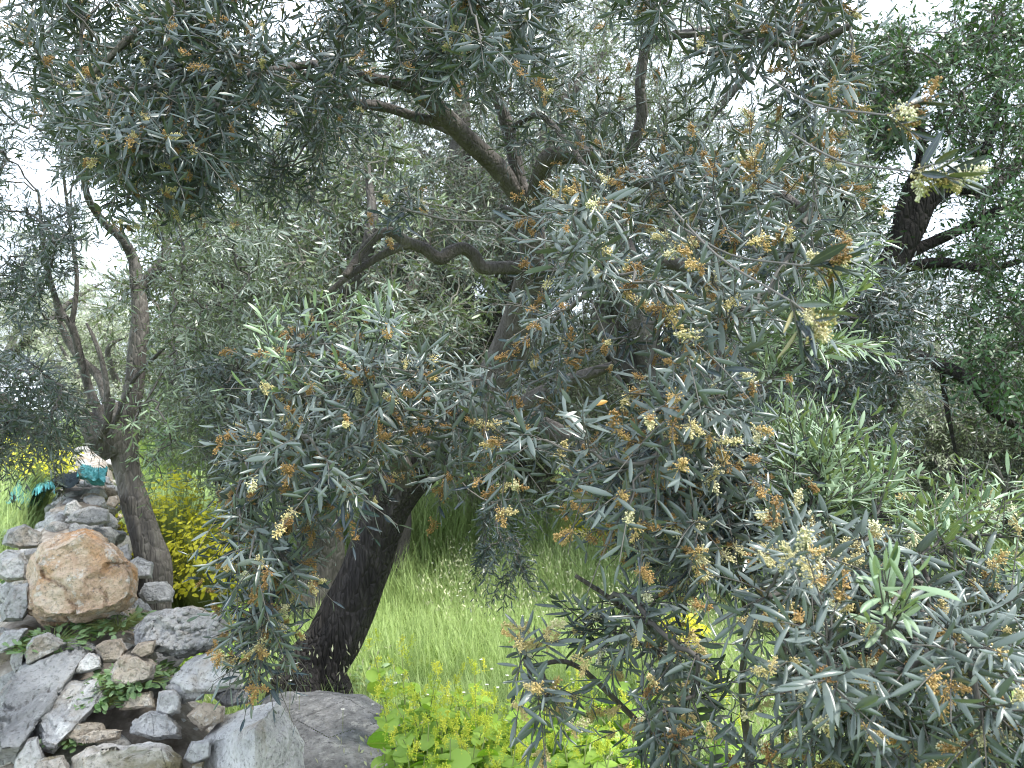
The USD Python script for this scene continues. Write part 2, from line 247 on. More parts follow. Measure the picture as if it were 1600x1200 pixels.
# ------------------------------------------------------------------ leaves
def template(stations, across):
    us = np.array(stations); vs = np.linspace(-1, 1, across); k = len(us) - 2
    U = np.r_[0, np.repeat(us[1:-1], across), 1]; Vv = np.r_[0, np.tile(vs, k), 0]
    f = []
    for c in range(across - 1):
        f.append((0, 2 + c, 1 + c)); e = 1 + (k - 1) * across
        f.append((len(U) - 1, e + c, e + c + 1))
        for r in range(k - 1):
            a = 1 + r * across + c; f += [(a, a + 1, a + across + 1), (a, a + across + 1, a + across)]
    return U, Vv, np.array(f)
HI = template([0, .08, .25, .5, .72, .9, 1], 5)
MID = template([0, .14, .45, .8, 1], 3)
LO = (np.array([0, .45, .45, 1.]), np.array([0, -1, 1, 0.]), np.array([[0, 2, 1], [1, 2, 3]]))
def leaf_mesh(B, A, N, L, W, curl, bend, twist, T=HI, power=.62, wide=.5):
    """n leaves: base B, axis A, upper-side normal N, length L, width W"""
    U, Vv, f = T; n = len(B); A = nrm(A); N = nrm(N - A * (N * A).sum(1, keepdims=True)); S = np.cross(N, A)
    w = np.sin(np.pi * np.clip(U, 0, 1) ** (math.log(.5) / math.log(wide))) ** power
    bend = np.where(np.abs(bend) < .02, .02, bend)[:, None]; th = bend * U[None]
    x = L[:, None] * np.sin(th) / bend; z = -L[:, None] * (1 - np.cos(th)) / bend
    y = Vv[None] * w[None] * W[:, None] / 2
    dz = -curl[:, None] * np.abs(Vv[None]) ** 1.6 * w[None] * W[:, None] * .5 - .05 * W[:, None] * (np.abs(Vv) < .05)[None] * w[None]
    y = y * (1 - .25 * curl[:, None] * Vv[None] ** 2)
    tw = twist[:, None] * U[None]; y, dz = y * np.cos(tw) - dz * np.sin(tw), y * np.sin(tw) + dz * np.cos(tw)
    x = x + dz * np.sin(th); z = z + dz * np.cos(th)
    V = B[:, None] + x[..., None] * A[:, None] + y[..., None] * S[:, None] + z[..., None] * N[:, None]
    uv = np.broadcast_to(np.stack([U, (Vv + 1) / 2], -1), (n, len(U), 2)).reshape(-1, 2)
    return V.reshape(-1, 3), (f[None] + (np.arange(n) * len(U))[:, None, None]).reshape(-1, 3), uv

OCT_V = np.array([[1, 0, 0], [-1, 0, 0], [0, 1, 0], [0, -1, 0], [0, 0, 1], [0, 0, -1.]])
OCT_F = np.array([[0, 2, 4], [2, 1, 4], [1, 3, 4], [3, 0, 4], [2, 0, 5], [1, 2, 5], [3, 1, 5], [0, 3, 5]])
def bud_cluster(base, axis, size, g, n=26):
    """a small panicle of round buds and open little flowers on a stalk"""
    axis = nrm(axis); t = g.random(n) ** .8; off = nrm(g.normal(size=(n, 3))) * (size * (.2 + .34 * (1 - t)) * g.random(n) ** .4)[:, None]
    c = base + axis * (t * size)[:, None] + off; r = size * g.uniform(.028, .075, n)
    V = c[:, None] + OCT_V[None] * r[:, None, None] * g.uniform(.7, 1.25, (n, 1, 3))
    f = OCT_F[None] + (np.arange(n) * 6)[:, None, None]
    a = base + axis * (t * size * .75)[:, None]
    st = tubes(np.stack([a, (a + c) / 2 + axis * size * .03, c], 1), np.full((n, 3), size * .011), 3)
    main = tubes(np.stack([base, base + axis * size * .5, base + axis * size])[None], np.full((1, 3), size * .02), 3)
    return join([(V.reshape(-1, 3), f.reshape(-1, 3)), st, main])

def make_shoots(base, dirs, length, K, leafL, g, droop=.15, spread=(38, 72), leafW=.19, power=.58, wide=.5, curl=(.1, .75), bendr=(-.35, 1.0), drop=.12, facing=.5, alternate=False, petiole=.05):
    """twigs (n) with K pairs of leaves each; returns stem polylines and per-leaf arrays"""
    n = len(base); dirs = nrm(dirs); ts = np.linspace(0, 1, 5)
    side = nrm(np.cross(dirs, g.normal(size=(n, 3)))); bow = g.normal(0, .12, n)
    def at(t):
        t = np.asarray(t); return base[:, None] + dirs[:, None] * (t * length[:, None])[..., None] + side[:, None] * ((bow * length)[:, None] * t**2)[..., None] - np.array([0, 0, 1.]) * ((droop * length)[:, None] * t**2)[..., None] if np.ndim(droop) else base[:, None] + dirs[:, None] * (t * length[:, None])[..., None] + side[:, None] * ((bow * length)[:, None] * t**2)[..., None] - np.array([0, 0, 1.]) * ((droop * length)[:, None] * t**2)[..., None]
    stem = at(np.broadcast_to(ts, (n, 5)))
    t = np.clip((np.arange(K) + .6)[None] / K + g.normal(0, .025, (n, K)), .04, 1); t[:, -1] = .99
    Q = at(t); T = nrm(at(np.clip(t + .02, 0, 1.05)) - at(t - .03))                                        # n K 3
    e1 = nrm(np.cross(T, np.broadcast_to(side[:, None] + .01, T.shape))); e2 = np.cross(T, e1)
    ph = g.uniform(0, 6.28, n)[:, None] + np.arange(K)[None] * (2.4 if alternate else np.pi / 2) + g.normal(0, .25, (n, K))
    out = []
    for s in ((0,) if alternate else (0, 1)):
        a = ph + s * np.pi + g.normal(0, .2, (n, K)); radial = np.cos(a)[..., None] * e1 + np.sin(a)[..., None] * e2
        th = np.radians(g.uniform(*spread, (n, K))) * (1 - .45 * t**3)
        A = T * np.cos(th)[..., None] + radial * np.sin(th)[..., None]
        Nn = T * .75 - radial * .35 + np.array([0, 0, facing]) + g.normal(0, .18, T.shape)
        L = leafL * g.uniform(.55, 1.2, (n, K)) * (1 - .42 * t**4) * (.8 + .2 * np.minimum(1, 4 * t)); keep = g.random((n, K)) > drop
        out.append([Q[keep], A[keep], Nn[keep], L[keep]])
    B, A, N, L = (np.concatenate(z) for z in zip(*out)); m = len(B)
    A = nrm(A); B = B + A * (L * petiole)[:, None]
    return stem, dict(B=B, A=A, N=N, L=L, W=L * leafW * g.uniform(.82, 1.2, m), curl=g.uniform(*curl, m), bend=g.uniform(*bendr, m), twist=g.normal(0, .35, m)), (Q, T)

class Tree:
    """collects a tree's limbs, hubs of twigs, leaves and blossom, then writes them as parts"""
    def __init__(s, prim, seed): s.p, s.g, s.nodes, s.nd, s.hubs, s.leaf, s.twig, s.bl = prim, rs(seed), [], [], [], {}, [], []; s.seed = seed; s.k = 0
    def limb(s, pts, rad, mat='limb_bark', name='branch', n=None, node=True, **kw):
        pts = np.asarray(pts, float); s.k += 1; n = n or max(12, 7 * len(pts))
        kw = {'sides': 12, 'rough': .1, **kw}
        part(s.p, name, limb(pts, rad, n, seed=s.seed + s.k, **kw), mat)
        if node:
            q = catmull(pts, 30)[6:]; s.nodes.append(q); s.nd.append(nrm(np.gradient(q, axis=0)))
    def branch_to(s, hubs, r0=.0019, rmax=.0055, mat='twig', sag=.08, split=2500):
        """link every hub to the nearest limb or linked hub with a tapering twig; returns the direction in which each hub's twig arrives"""
        X, D = np.vstack(s.nodes), np.vstack(s.nd); n0, n = len(X), len(hubs)
        allp = np.vstack([X, hubs]); cost = np.full(n, np.inf); par = np.full(n, -1)
        d = np.linalg.norm(hubs[:, None] - X[None], axis=2); par = d.argmin(1); best = d.min(1); acc = np.zeros(n0 + n)
        done = np.zeros(n, bool); order = []
        for _ in range(n):
            i = np.where(done, np.inf, best).argmin(); done[i] = True; order.append(i)
            acc[n0 + i] = acc[par[i]] + np.linalg.norm(hubs[i] - allp[par[i]])
            dd = np.linalg.norm(hubs - hubs[i], axis=1) + .22 * acc[n0 + i]; up = ~done & (dd < best); best[up] = dd[up]; par[up] = n0 + i
        cnt = np.ones(n)
        for i in reversed(order):
            if par[i] >= n0: cnt[par[i] - n0] += cnt[i]
        Din = np.zeros((n, 3)); alld = np.vstack([D, np.zeros((n, 3))]); pts, rad = [], []
        for i in order:
            a, b = allp[par[i]], hubs[i]; v = b - a; l = np.linalg.norm(v) + 1e-9
            t0 = nrm(alld[par[i]] * .7 + v / l) * l; t1 = nrm(v / l + np.array([0, 0, -sag])) * l; u = np.linspace(0, 1, 7)[:, None]
            c = (2*u**3 - 3*u**2 + 1) * a + (u**3 - 2*u**2 + u) * t0 + (3*u**2 - 2*u**3) * b + (u**3 - u**2) * t1
            wob = s.g.normal(0, .035 * l, (7, 3)); wob[[0, -1]] = 0
            Din[i] = nrm(t1); alld[n0 + i] = Din[i]; pts.append(c + wob)
            rp = r0 * math.sqrt(cnt[par[i] - n0]) if par[i] >= n0 else r0 * math.sqrt(cnt[i]) * 1.25
            r1 = r0 * math.sqrt(cnt[i]); rad.append(np.clip(np.linspace(min(rp, r1 * 1.6), r1, 7), r0 * .7, rmax))
        s.twig.append((tubes(np.array(pts), np.array(rad), 5), mat))
        return Din
    def foliage(s, hubs, per=5, length=(.13, .24), K=7, leafL=.055, mat='olive_leaf', T=HI, bias=(0, 0, 0), along=.8, rand=1., bloom=0., twig='twig', r0=.0019, stem_r=.0012, jitter=.06, cream=.2, link=True, rmax=.0055, **kw):
        g = s.g; Din = s.branch_to(hubs, r0, rmax=rmax, mat=twig) if link else nrm(g.normal(size=hubs.shape))
        n = len(hubs) * per; b = np.repeat(hubs, per, 0); di = np.repeat(Din, per, 0)
        dirs = nrm(di * along + nrm(g.normal(size=(n, 3))) * rand + np.asarray(bias)); base = b - di * (g.random(n) * jitter)[:, None]
        s.shoots(base, dirs, g.uniform(*length, n), K, leafL, mat, T, bloom, twig, stem_r, cream, **kw)
    def shoots(s, base, dirs, length, K, leafL, mat='olive_leaf', T=HI, bloom=0., twig='twig', stem_r=.0015, cream=.2, bloom_size=(.02, .038), **kw):
        g = s.g; stem, lv, (Q, Tn) = make_shoots(base, dirs, np.asarray(length), K, leafL, g, **kw)
        s.twig.append((tubes(stem, np.broadcast_to(np.linspace(1.2, .6, 5) * stem_r, stem.shape[:2]), 4 if T is HI else 3), twig))
        lv['power'], lv['wide'] = kw.get('power', .58), kw.get('wide', .5)
        s.leaf.setdefault((mat, 'HI' if T is HI else 'MID' if T is MID else 'LO', lv.pop('power'), lv.pop('wide')), []).append(lv)
        if bloom:
            n, K_ = Q.shape[:2]; on = g.random((n, K_)) < .62 * bloom * np.linspace(.5, 1.4, K_); on &= (g.random(n) < .8)[:, None]
            for c, t in zip(Q[on], Tn[on]):
                m = 2 if g.random() < .6 else 1
                for _ in range(m): s.bl.append((c, nrm(t * .5 + g.normal(0, .6, 3)), g.uniform(*bloom_size), g.random() < cream))
    def finish(s, singles=300, bloom_singles=250):
        g = s.g; cand = []
        for key, lst in s.leaf.items():
            lv = {k: np.concatenate([q[k] for q in lst]) for k in lst[0]}; s.leaf[key] = lv
            c = lv['B'] + lv['A'] * lv['L'][:, None] / 2 - EYE; y = c[:, 1]; px = 800 + F * c[:, 0] / np.maximum(y, .1); py = 660 - F * c[:, 2] / np.maximum(y, .1)
            sc = np.where((px > 5) & (px < 1595) & (py > 5) & (py < 1195) & (y > .3), lv['L'] / np.maximum(y, .1), 0)
            cand += [(v, key, i) for i, v in enumerate(sc) if v > 0]
        cand.sort(key=lambda q: -q[0]); pick = {}
        for v, key, i in cand[:singles]: pick.setdefault(key, []).append(i)
        TT = {'HI': HI, 'MID': MID, 'LO': LO}
        for key, lv in s.leaf.items():
            mat, tn, power, wide = key; take = pick.get(key, [])
            for i in take:
                v, f, uv = leaf_mesh(*(lv[k][i:i+1] for k in ('B', 'A', 'N', 'L', 'W', 'curl', 'bend', 'twist')), T=TT[tn], power=power, wide=wide)
                part(s.p, 'leaf', (v, f), mat, uv=uv)
            rest = np.setdiff1d(np.arange(len(lv['B'])), take)
            if len(rest):
                v, f, uv = leaf_mesh(*(lv[k][rest] for k in ('B', 'A', 'N', 'L', 'W', 'curl', 'bend', 'twist')), T=TT[tn], power=power, wide=wide)
                part(s.p, {'olive_leaf': 'foliage', 'young_leaf': 'young_foliage'}.get(mat, 'foliage'), (v, f), mat, uv=uv, kind='stuff')
        mats = {}
        for m, mt in s.twig: mats.setdefault(mt, []).append(m)
        for mt, ms in mats.items(): part(s.p, 'twigs', join(ms), mt, kind='stuff')
        bl = sorted(s.bl, key=lambda b: -b[2] / max(b[0][1], .2)); rest = {}
        for i, (c, ax, sz, cr) in enumerate(bl):
            near = c[1] < 2.2
            m = bud_cluster(c, ax, sz, g, 64 if near else 26)
            if i < bloom_singles: part(s.p, 'flower_cluster', m, 'cream_blossom' if cr else 'blossom')
            else: rest.setdefault('cream_blossom' if cr else 'blossom', []).append(m)
        for mt, ms in rest.items(): part(s.p, 'blossom', join(ms), mt, kind='stuff')
def area(poly, n, d, g, clump=.5, scale=90.):
    q = scatter(poly, n, g, clump, scale); dd = g.uniform(d[0], d[1], n); return P(q[:, 0], q[:, 1], dd)
def L3(*a): return np.array([P(x, y, d) for x, y, d in a])

# ------------------------------------------------------------------ the leaning flowering olive in the middle
base = P(510, 1085, 4.45); base[2] = ground_z(base[0], base[1])
T1 = Tree(thing('olive_tree', 'big flowering olive tree with a dark leaning trunk rising from the flat grey rock', 'olive tree', base), 11)
tr = L3((468, 1110, 4.45), (478, 1072, 4.45), (499, 1036, 4.45), (523, 1000, 4.45), (546, 950, 4.45), (567, 900, 4.42), (586, 850, 4.38), (608, 795, 4.32), (637, 750, 4.22), (680, 705, 4.1), (735, 645, 3.95))
T1.limb(tr, [.225, .2, .178, .16, .142, .128, .122, .119, .116, .11, .09], 'old_bark', 'trunk', n=110, sides=48, rough=.22, flute=.06)
T1.limb(L3((722, 660, 3.99), (768, 600, 3.85), (800, 530, 3.7), (826, 440, 3.5), (830, 350, 3.35), (808, 290, 3.25)), [.11, .1, .085, .07, .055, .045], 'limb_bark', n=60, sides=20, rough=.16)
for i, (a, r) in enumerate([([(470, 1045, 4.4), (440, 1080, 4.3), (410, 1112, 4.25)], .075), ([(515, 1045, 4.38), (535, 1080, 4.3), (545, 1112, 4.25)], .06), ([(480, 1050, 4.32), (478, 1085, 4.2), (474, 1115, 4.15)], .075)]):
    T1.limb(L3(*a), [r * 1.1, r, r * .4], 'old_bark', 'root', node=False, rough=.25)
T1.limb(L3((690, 715, 4.1), (735, 690, 3.8), (790, 650, 3.4), (880, 600, 2.9), (960, 570, 2.5)), [.11, .08, .05, .03, .014], 'limb_bark')
T1.limb(L3((815, 310, 3.28), (780, 265, 3.2), (735, 222, 3.1), (695, 182, 3.0), (655, 140, 2.9), (640, 95, 2.8), (605, 45, 2.7), (555, 5, 2.6), (500, -60, 2.5)), [.045, .043, .041, .038, .036, .031, .028, .026, .022])
T1.limb(L3((812, 290, 3.25), (800, 225, 3.2), (782, 165, 3.15), (755, 115, 3.1), (735, 60, 3.0), (700, -20, 2.9)), [.034, .03, .027, .024, .02, .015])
T1.limb(L3((830, 340, 3.3), (842, 285, 3.15), (856, 248, 3.05), (890, 242, 3.0), (935, 245, 2.95), (975, 252, 2.9), (992, 280, 2.85), (1020, 285, 2.8), (1065, 275, 2.7)), [.04, .04, .038, .035, .03, .028, .026, .024, .02], n=60)
T1.limb(L3((980, 262, 2.88), (990, 225, 2.85), (1003, 180, 2.8), (1000, 130, 2.75), (1012, 60, 2.7), (1040, 0, 2.6)), [.024, .022, .021, .02, .018, .014])
T1.limb(L3((822, 418, 3.45), (790, 418, 3.4), (755, 418, 3.35), (740, 398, 3.32), (722, 388, 3.3), (703, 394, 3.28), (687, 404, 3.26), (662, 388, 3.24), (635, 378, 3.2), (610, 362, 3.18), (585, 372, 3.15), (562, 398, 3.1), (540, 430, 3.0)), [.032, .03, .029, .028, .028, .028, .028, .026, .024, .021, .018, .016, .012], n=80)
T1.limb(L3((640, 380, 3.2), (610, 392, 3.2), (580, 408, 3.2), (550, 428, 3.15), (515, 455, 3.1)), [.018, .017, .016, .014, .01])
T1.limb(L3((700, 190, 3.0), (660, 186, 3.0), (610, 170, 2.95), (565, 162, 2.9), (520, 140, 2.8), (480, 118, 2.7), (400, 70, 2.5)), [.022, .021, .018, .016, .013, .011, .008])
T1.limb(L3((735, 220, 3.1), (690, 198, 3.15), (640, 178, 3.2), (580, 160, 3.2), (500, 170, 3.1), (420, 150, 3.0)), [.022, .02, .016, .013, .01, .008])
T1.limb(L3((655, 140, 2.9), (610, 128, 2.85), (560, 118, 2.75), (510, 100, 2.6), (420, 110, 2.4), (330, 130, 2.3)), [.024, .021, .018, .015, .011, .007])
T1.limb(L3((840, 430, 3.45), (900, 420, 3.3), (960, 415, 3.2), (1010, 412, 3.1), (1055, 412, 3.05), (1095, 434, 3.0)), [.04, .034, .03, .028, .028, .026], n=50)
T1.limb(L3((1080, 424, 3.02), (1115, 455, 3.0), (1150, 490, 2.9), (1190, 560, 2.7)), [.018, .016, .013, .008])
T1.limb(L3((790, 640, 3.6), (900, 690, 3.3), (980, 750, 3.1), (1028, 800, 3.0), (1046, 840, 2.95), (1040, 885, 2.9)), [.05, .036, .03, .028, .026, .02], 'limb_bark', n=50)
T1.limb(L3((645, 760, 4.25), (600, 690, 3.7), (560, 640, 3.2), (500, 640, 2.7), (440, 700, 2.3)), [.07, .045, .03, .02, .01])
T1.limb(L3((1065, 275, 2.7), (1130, 270, 2.4), (1200, 290, 2.1), (1260, 330, 1.8)), [.02, .017, .013, .008])
T1.limb(L3((1012, 60, 2.7), (1120, 50, 2.3), (1250, 70, 2.0), (1330, 40, 1.8)), [.016, .014, .011, .008])
T1.limb(L3((500, -60, 2.5), (380, -40, 2.3), (250, 20, 2.2), (140, 120, 2.2)), [.02, .017, .013, .007])
T1.limb(L3((800, 200, 3.2), (840, 180, 3.0), (880, 215, 2.8), (960, 330, 2.3), (1000, 420, 1.9)), [.014, .012, .011, .01, .007])
g = T1.g
M1x = [(1010, 640), (1140, 600), (1180, 760), (1160, 860), (1060, 840), (1010, 760)]
M1 = [(830, 330), (950, 270), (1240, 250), (1280, 390), (1140, 530), (1080, 690), (1030, 790), (930, 790), (800, 740), (710, 630), (800, 500)]
M2 = [(380, 620), (450, 540), (600, 520), (690, 590), (700, 660), (600, 710), (530, 780), (470, 900), (430, 990), (390, 1020), (385, 930), (360, 790)]
M3 = [(60, -30), (590, -40), (570, 70), (470, 260), (320, 290), (190, 280), (100, 190)]
sh = dict(length=(.09, .17))
T1.foliage(area([(600, 620), (740, 600), (780, 690), (740, 740), (640, 735)], 26, (1.8, 2.8), g, .1), 5, (.1, .17), 6, .055, bloom=.2, bias=(0, -.35, 0))
T1.foliage(area([(690, 60), (900, 60), (930, 220), (800, 260), (700, 160)], 22, (2.6, 3.6), g, .4), 6, (.12, .2), 7, .056, 'olive_leaf', MID)
T1.foliage(area(M1, 112, (1.3, 2.6), g, .5), 5, (.1, .18), 6, .054, bloom=.24, bias=(.0, -.45, .05), rand=.9)
T1.foliage(area([(990, 770), (1170, 750), (1200, 860), (1090, 890), (1000, 850)], 28, (1.4, 2.2), g, .2), 5, (.1, .18), 6, .053, bloom=.2, bias=(0, -.3, -.1))
T1.foliage(area(M1x, 34, (1.3, 2.2), g, .4), 5, (.1, .18), 6, .053, bloom=.22, bias=(.0, -.35, .05), rand=.9)
T1.foliage(area([(560, 0), (860, -40), (850, 130), (640, 150)], 34, (2.2, 3.3), g, .6), 6, (.12, .2), 7, .058, 'blue_olive_leaf', MID, bias=(0, 0, -.1))
T1.foliage(area(M2, 86, (1.6, 2.5), g, .45), 5, (.1, .18), 6, .053, bloom=.2, bias=(-.1, -.35, .0))
T1.foliage(area([(380, 800), (500, 780), (480, 900), (420, 1040), (385, 1060), (370, 940)], 26, (1.75, 2.1), g, .4), 5, (.09, .16), 5, .055, bloom=.22, bias=(-.1, -.3, -.3))
T1.foliage(area(M3, 140, (1.9, 3.2), g, .65, 110), 7, (.12, .22), 7, .062, 'blue_olive_leaf', bloom=.12, bias=(0, 0, -.1), cream=.4)
T1.foliage(area([(600, -40), (870, -60), (850, 90), (640, 100)], 34, (1.6, 2.5), g, .4), 6, (.1, .18), 6, .06, 'blue_olive_leaf', bloom=.12, bias=(0, 0, -.1))
T1.foliage(area([(960, -60), (1360, -60), (1290, 50), (1110, 120), (985, 100)], 44, (1.6, 2.7), g, .5), 6, (.11, .19), 6, .06, 'blue_olive_leaf', bloom=.14, bias=(0, 0, -.1))
T1.foliage(area([(430, 60), (560, 60), (600, 200), (500, 300), (420, 300)], 22, (2.6, 3.4), g, .5), 6, (.14, .24), 7, .055, 'blue_olive_leaf', MID)
T1.foliage(area([(900, 170), (1220, 150), (1260, 300), (1000, 380), (880, 340)], 26, (2.2, 3.2), g, .5), 6, (.13, .2), 7, .058, 'olive_leaf', MID, bloom=.14)
T1.foliage(area([(1180, 130), (1310, 80), (1300, 320), (1280, 400), (1220, 360)], 15, (1.6, 2.3), g, .5), 6, (.12, .19), 6, .056, bloom=.24, bias=(.2, -.3, 0))
T1.foliage(area([(745, 780), (850, 780), (830, 860), (785, 910), (755, 860)], 13, (4.2, 4.8), g, .3), 8, (.15, .26), 8, .06, 'blue_olive_leaf', MID, bias=(0, 0, -.7), droop=.4)
T1.foliage(area([(90, 240), (300, 280), (300, 350), (150, 360)], 7, (1.9, 2.4), g, .3), 4, (.1, .17), 6, .055, bloom=.28, cream=.7)
T1.foliage(area([(620, 310), (660, 310), (660, 330), (620, 330)], 2, (1.9, 2.0), g, 0), 2, (.1, .15), 5, .055, bloom=.5)
T1.foliage(area([(590, 230), (720, 250), (700, 330), (620, 330)], 3, (2.4, 2.8), g, 0), 4, (.1, .18), 6, .058, bloom=.2)
# the few sprays that stand free near the lens on the right
for (x, y, d, dx, dy, cr, ll) in [(1425, 268, .98, 1, .12, 1., .062), (1385, 180, 1.0, .8, .1, .2, .05), (1235, 470, .95, .25, -1., 1., .06), (1255, 415, 1.0, .9, .2, .3, .06)]:
    b = P(x, y, d); tip = P(x - 190, y - 60 if dy > 0 else y - 150, d + .5)
    T1.twig.append((tubes(catmull([tip, (tip + b) / 2 + [0, 0, -.02], b], 9)[None], np.linspace(.0022, .0014, 9)[None], 5), 'twig'))
    n = 3; dirs = np.array([[dx, -.25, dy]]) + g.normal(0, .3, (n, 3))
    T1.shoots(np.repeat(b[None], n, 0), dirs, np.full(n, .055), 4, ll, bloom=1.0, cream=cr * .85, droop=.1, spread=(20, 60), bloom_size=(.022, .034))
T1.foliage(area([(1110, 640), (1180, 570), (1280, 440), (1310, 430), (1310, 540), (1180, 700)], 18, (1.9, 2.6), g, .4), 6, (.16, .26), 8, .058, 'young_leaf', MID, bias=(.1, -.1, .9), rand=.6, spread=(25, 55))
T1.foliage(area([(570, 520), (700, 510), (720, 560), (600, 560)], 4, (1.7, 2.0), g, .2), 4, (.14, .2), 6, .058, 'young_leaf', HI, bias=(0, -.2, .9), rand=.5, spread=(25, 55))
T1.foliage(area([(390, 540), (520, 530), (560, 620), (420, 640)], 6, (1.7, 2.1), g, .2), 4, (.14, .2), 6, .055, 'young_leaf', HI, bias=(0, -.2, .9), rand=.5, spread=(25, 55))
T1.foliage(area([(20, -30), (230, -40), (220, 90), (60, 150)], 20, (2.0, 3.0), g, .3), 6, (.12, .2), 7, .06, 'blue_olive_leaf', bloom=.12, bias=(0, 0, -.1))
T1.foliage(area([(820, -40), (1010, -40), (1000, 60), (860, 60)], 10, (2.0, 3.0), g, .3), 6, (.12, .2), 7, .06, 'blue_olive_leaf', MID, bloom=.12)
T1.finish(300, 260)
# two dead orange leaves caught in the twigs
for (x, y, d, lab) in [(925, 632, 1.35, 'bright orange dead leaf caught among the central olive twigs'), (1385, 1160, 1.15, 'orange-brown dead leaf among the blossom at the bottom right')]:
    v, f, uv = leaf_mesh(P(x, y, d)[None], np.array([[1, -.1, .35]]), np.array([[.0, -1, .5]]), np.array([.03]), np.array([.011]), np.array([.4]), np.array([.6]), np.array([.3]))
    tag(part(None, 'dead_leaf', (v, f), 'orange_leaf', uv=uv), lab, 'leaf')

# ------------------------------------------------------------------ flowering olive close by on the right
b2 = np.array([.62, 1.95, 0.]); b2[2] = ground_z(b2[0], b2[1])
T2 = Tree(thing('olive_tree', 'nearest flowering olive bush filling the lower right corner, thin stems and blue-grey leaves', 'olive tree', b2), 23)
g = T2.g
for i, pts in enumerate([[(1180, 1400, 1.95), (1172, 1200, 1.9), (1160, 1080, 1.85), (1166, 980, 1.8), (1158, 920, 1.75)], [(1240, 1420, 1.9), (1290, 1240, 1.7), (1284, 1150, 1.65), (1262, 1060, 1.6), (1290, 940, 1.55), (1350, 850, 1.5)],
                         [(1220, 1400, 1.95), (1380, 1250, 1.7), (1450, 1100, 1.5), (1470, 980, 1.4), (1440, 880, 1.4)], [(1230, 1400, 1.95), (1450, 1260, 1.8), (1560, 1080, 1.6), (1600, 950, 1.5)],
                         [(1160, 1390, 1.95), (1090, 1230, 1.8), (1060, 1120, 1.7), (1030, 1000, 1.65), (960, 940, 1.6), (900, 900, 1.55)], [(1165, 1395, 1.95), (1120, 1230, 1.75), (1000, 1130, 1.65), (900, 1040, 1.6), (830, 1040, 1.55)], [(1200, 1400, 1.95), (1230, 1100, 1.9), (1210, 900, 1.9), (1230, 780, 1.9)]]):
    T2.limb(L3(*pts), np.linspace(.013 if i < 4 else .009, .004, 5), 'limb_bark', 'stem', sides=9)
R1 = [(1170, 900), (1230, 830), (1400, 850), (1580, 950), (1640, 1230), (1290, 1230), (1190, 1030)]
T2.foliage(area(R1, 92, (1.05, 1.9), g, .4), 5, (.09, .16), 6, .053, bloom=.24, bias=(-.05, -.55, .1), rand=.9, cream=.35)
T2.foliage(area([(1250, 930), (1640, 880), (1640, 1240), (1330, 1240)], 46, (1.3, 1.9), g, .3), 6, (.12, .2), 6, .058, bloom=.15, bias=(0, -.3, .1))
T2.foliage(area([(870, 1000), (930, 900), (1090, 880), (1130, 1160), (1020, 1150), (930, 1060)], 24, (1.35, 1.8), g, .5), 4, (.08, .14), 5, .058, bloom=.2, bias=(-.1, -.3, -.1), r0=.0022)
T2.foliage(area([(800, 1040), (880, 1000), (900, 1090), (830, 1110)], 5, (1.45, 1.6), g, .2), 4, (.09, .15), 5, .055, bloom=.25, bias=(-.3, -.3, -.1), r0=.0022)
T2.foliage(area([(1040, 1180), (1180, 1180), (1180, 1240), (1020, 1240)], 6, (1.2, 1.6), g, .2), 5, (.1, .17), 5, .056, bloom=.2, bias=(0, -.3, .1))
T2.foliage(area([(1190, 720), (1320, 690), (1390, 790), (1330, 860), (1210, 820)], 30, (1.6, 2.1), g, .3), 6, (.12, .22), 7, .052, 'young_leaf', HI, bias=(.05, -.1, 1.), rand=.55, spread=(22, 55), droop=.05)
T2.foliage(area([(1380, 830), (1600, 800), (1600, 930), (1380, 930)], 28, (1.4, 2.2), g, .3), 5, (.12, .2), 6, .05, 'young_leaf', MID, bias=(.05, -.1, .7), rand=.8, bloom=.12, cream=.8)
T2.foliage(area([(1290, 930), (1400, 930), (1400, 1020), (1290, 1020)], 3, (1.05, 1.15), g, 0), 3, (.1, .14), 4, .062, 'young_leaf', HI, bias=(.2, -.2, .8), rand=.5, spread=(20, 50))
T2.finish(300, 260)

# ------------------------------------------------------------------ pollarded olive on the left by the wall
b3 = P(240, 905, 5.1); b3[2] = ground_z(b3[0], b3[1]) - .05
T3 = Tree(thing('olive_tree', 'pollarded grey-trunked olive with a fan of limbs beside the stone wall on the left', 'olive tree', b3), 37)
D = 5.1
T3.limb(np.vstack([b3, L3((243, 905, D), (232, 850, D), (212, 790, D), (200, 740, D), (190, 690, D), (178, 655, D), (172, 632, D))]), [.105, .1, .09, .083, .08, .092, .11, .07], 'grey_bark', 'trunk', n=70, sides=32, rough=.2, flute=.04)
T3.limb(L3((182, 705, D - .03), (163, 684, D - .08), (150, 664, D - .1), (148, 646, D - .1)), [.085, .115, .1, .05], 'grey_bark', 'burl', node=False, rough=.3)
T3.limb(L3((196, 670, D), (208, 610, D), (213, 560, D), (218, 500, D), (214, 445, D), (208, 405, D), (188, 370, D - .1), (160, 345, D - .2), (138, 310, D - .4), (130, 270, D - .6)), [0.063, 0.063, 0.059, 0.056, 0.046, 0.037, 0.031, 0.027, 0.022, 0.015], 'grey_bark', n=70, rough=.16)
T3.limb(L3((220, 450, D), (235, 430, D), (255, 410, D), (260, 380, D), (258, 340, D), (270, 290, D - .2)), [0.037, 0.036, 0.033, 0.027, 0.022, 0.011], 'grey_bark')
T3.limb(L3((160, 660, D - .1), (140, 610, D - .1), (126, 560, D - .15), (112, 510, D - .2), (92, 480, D - .2), (70, 400, D - .3), (60, 300, D - .4)), [0.033, 0.028, 0.025, 0.023, 0.020, 0.014, 0.008], 'grey_bark')
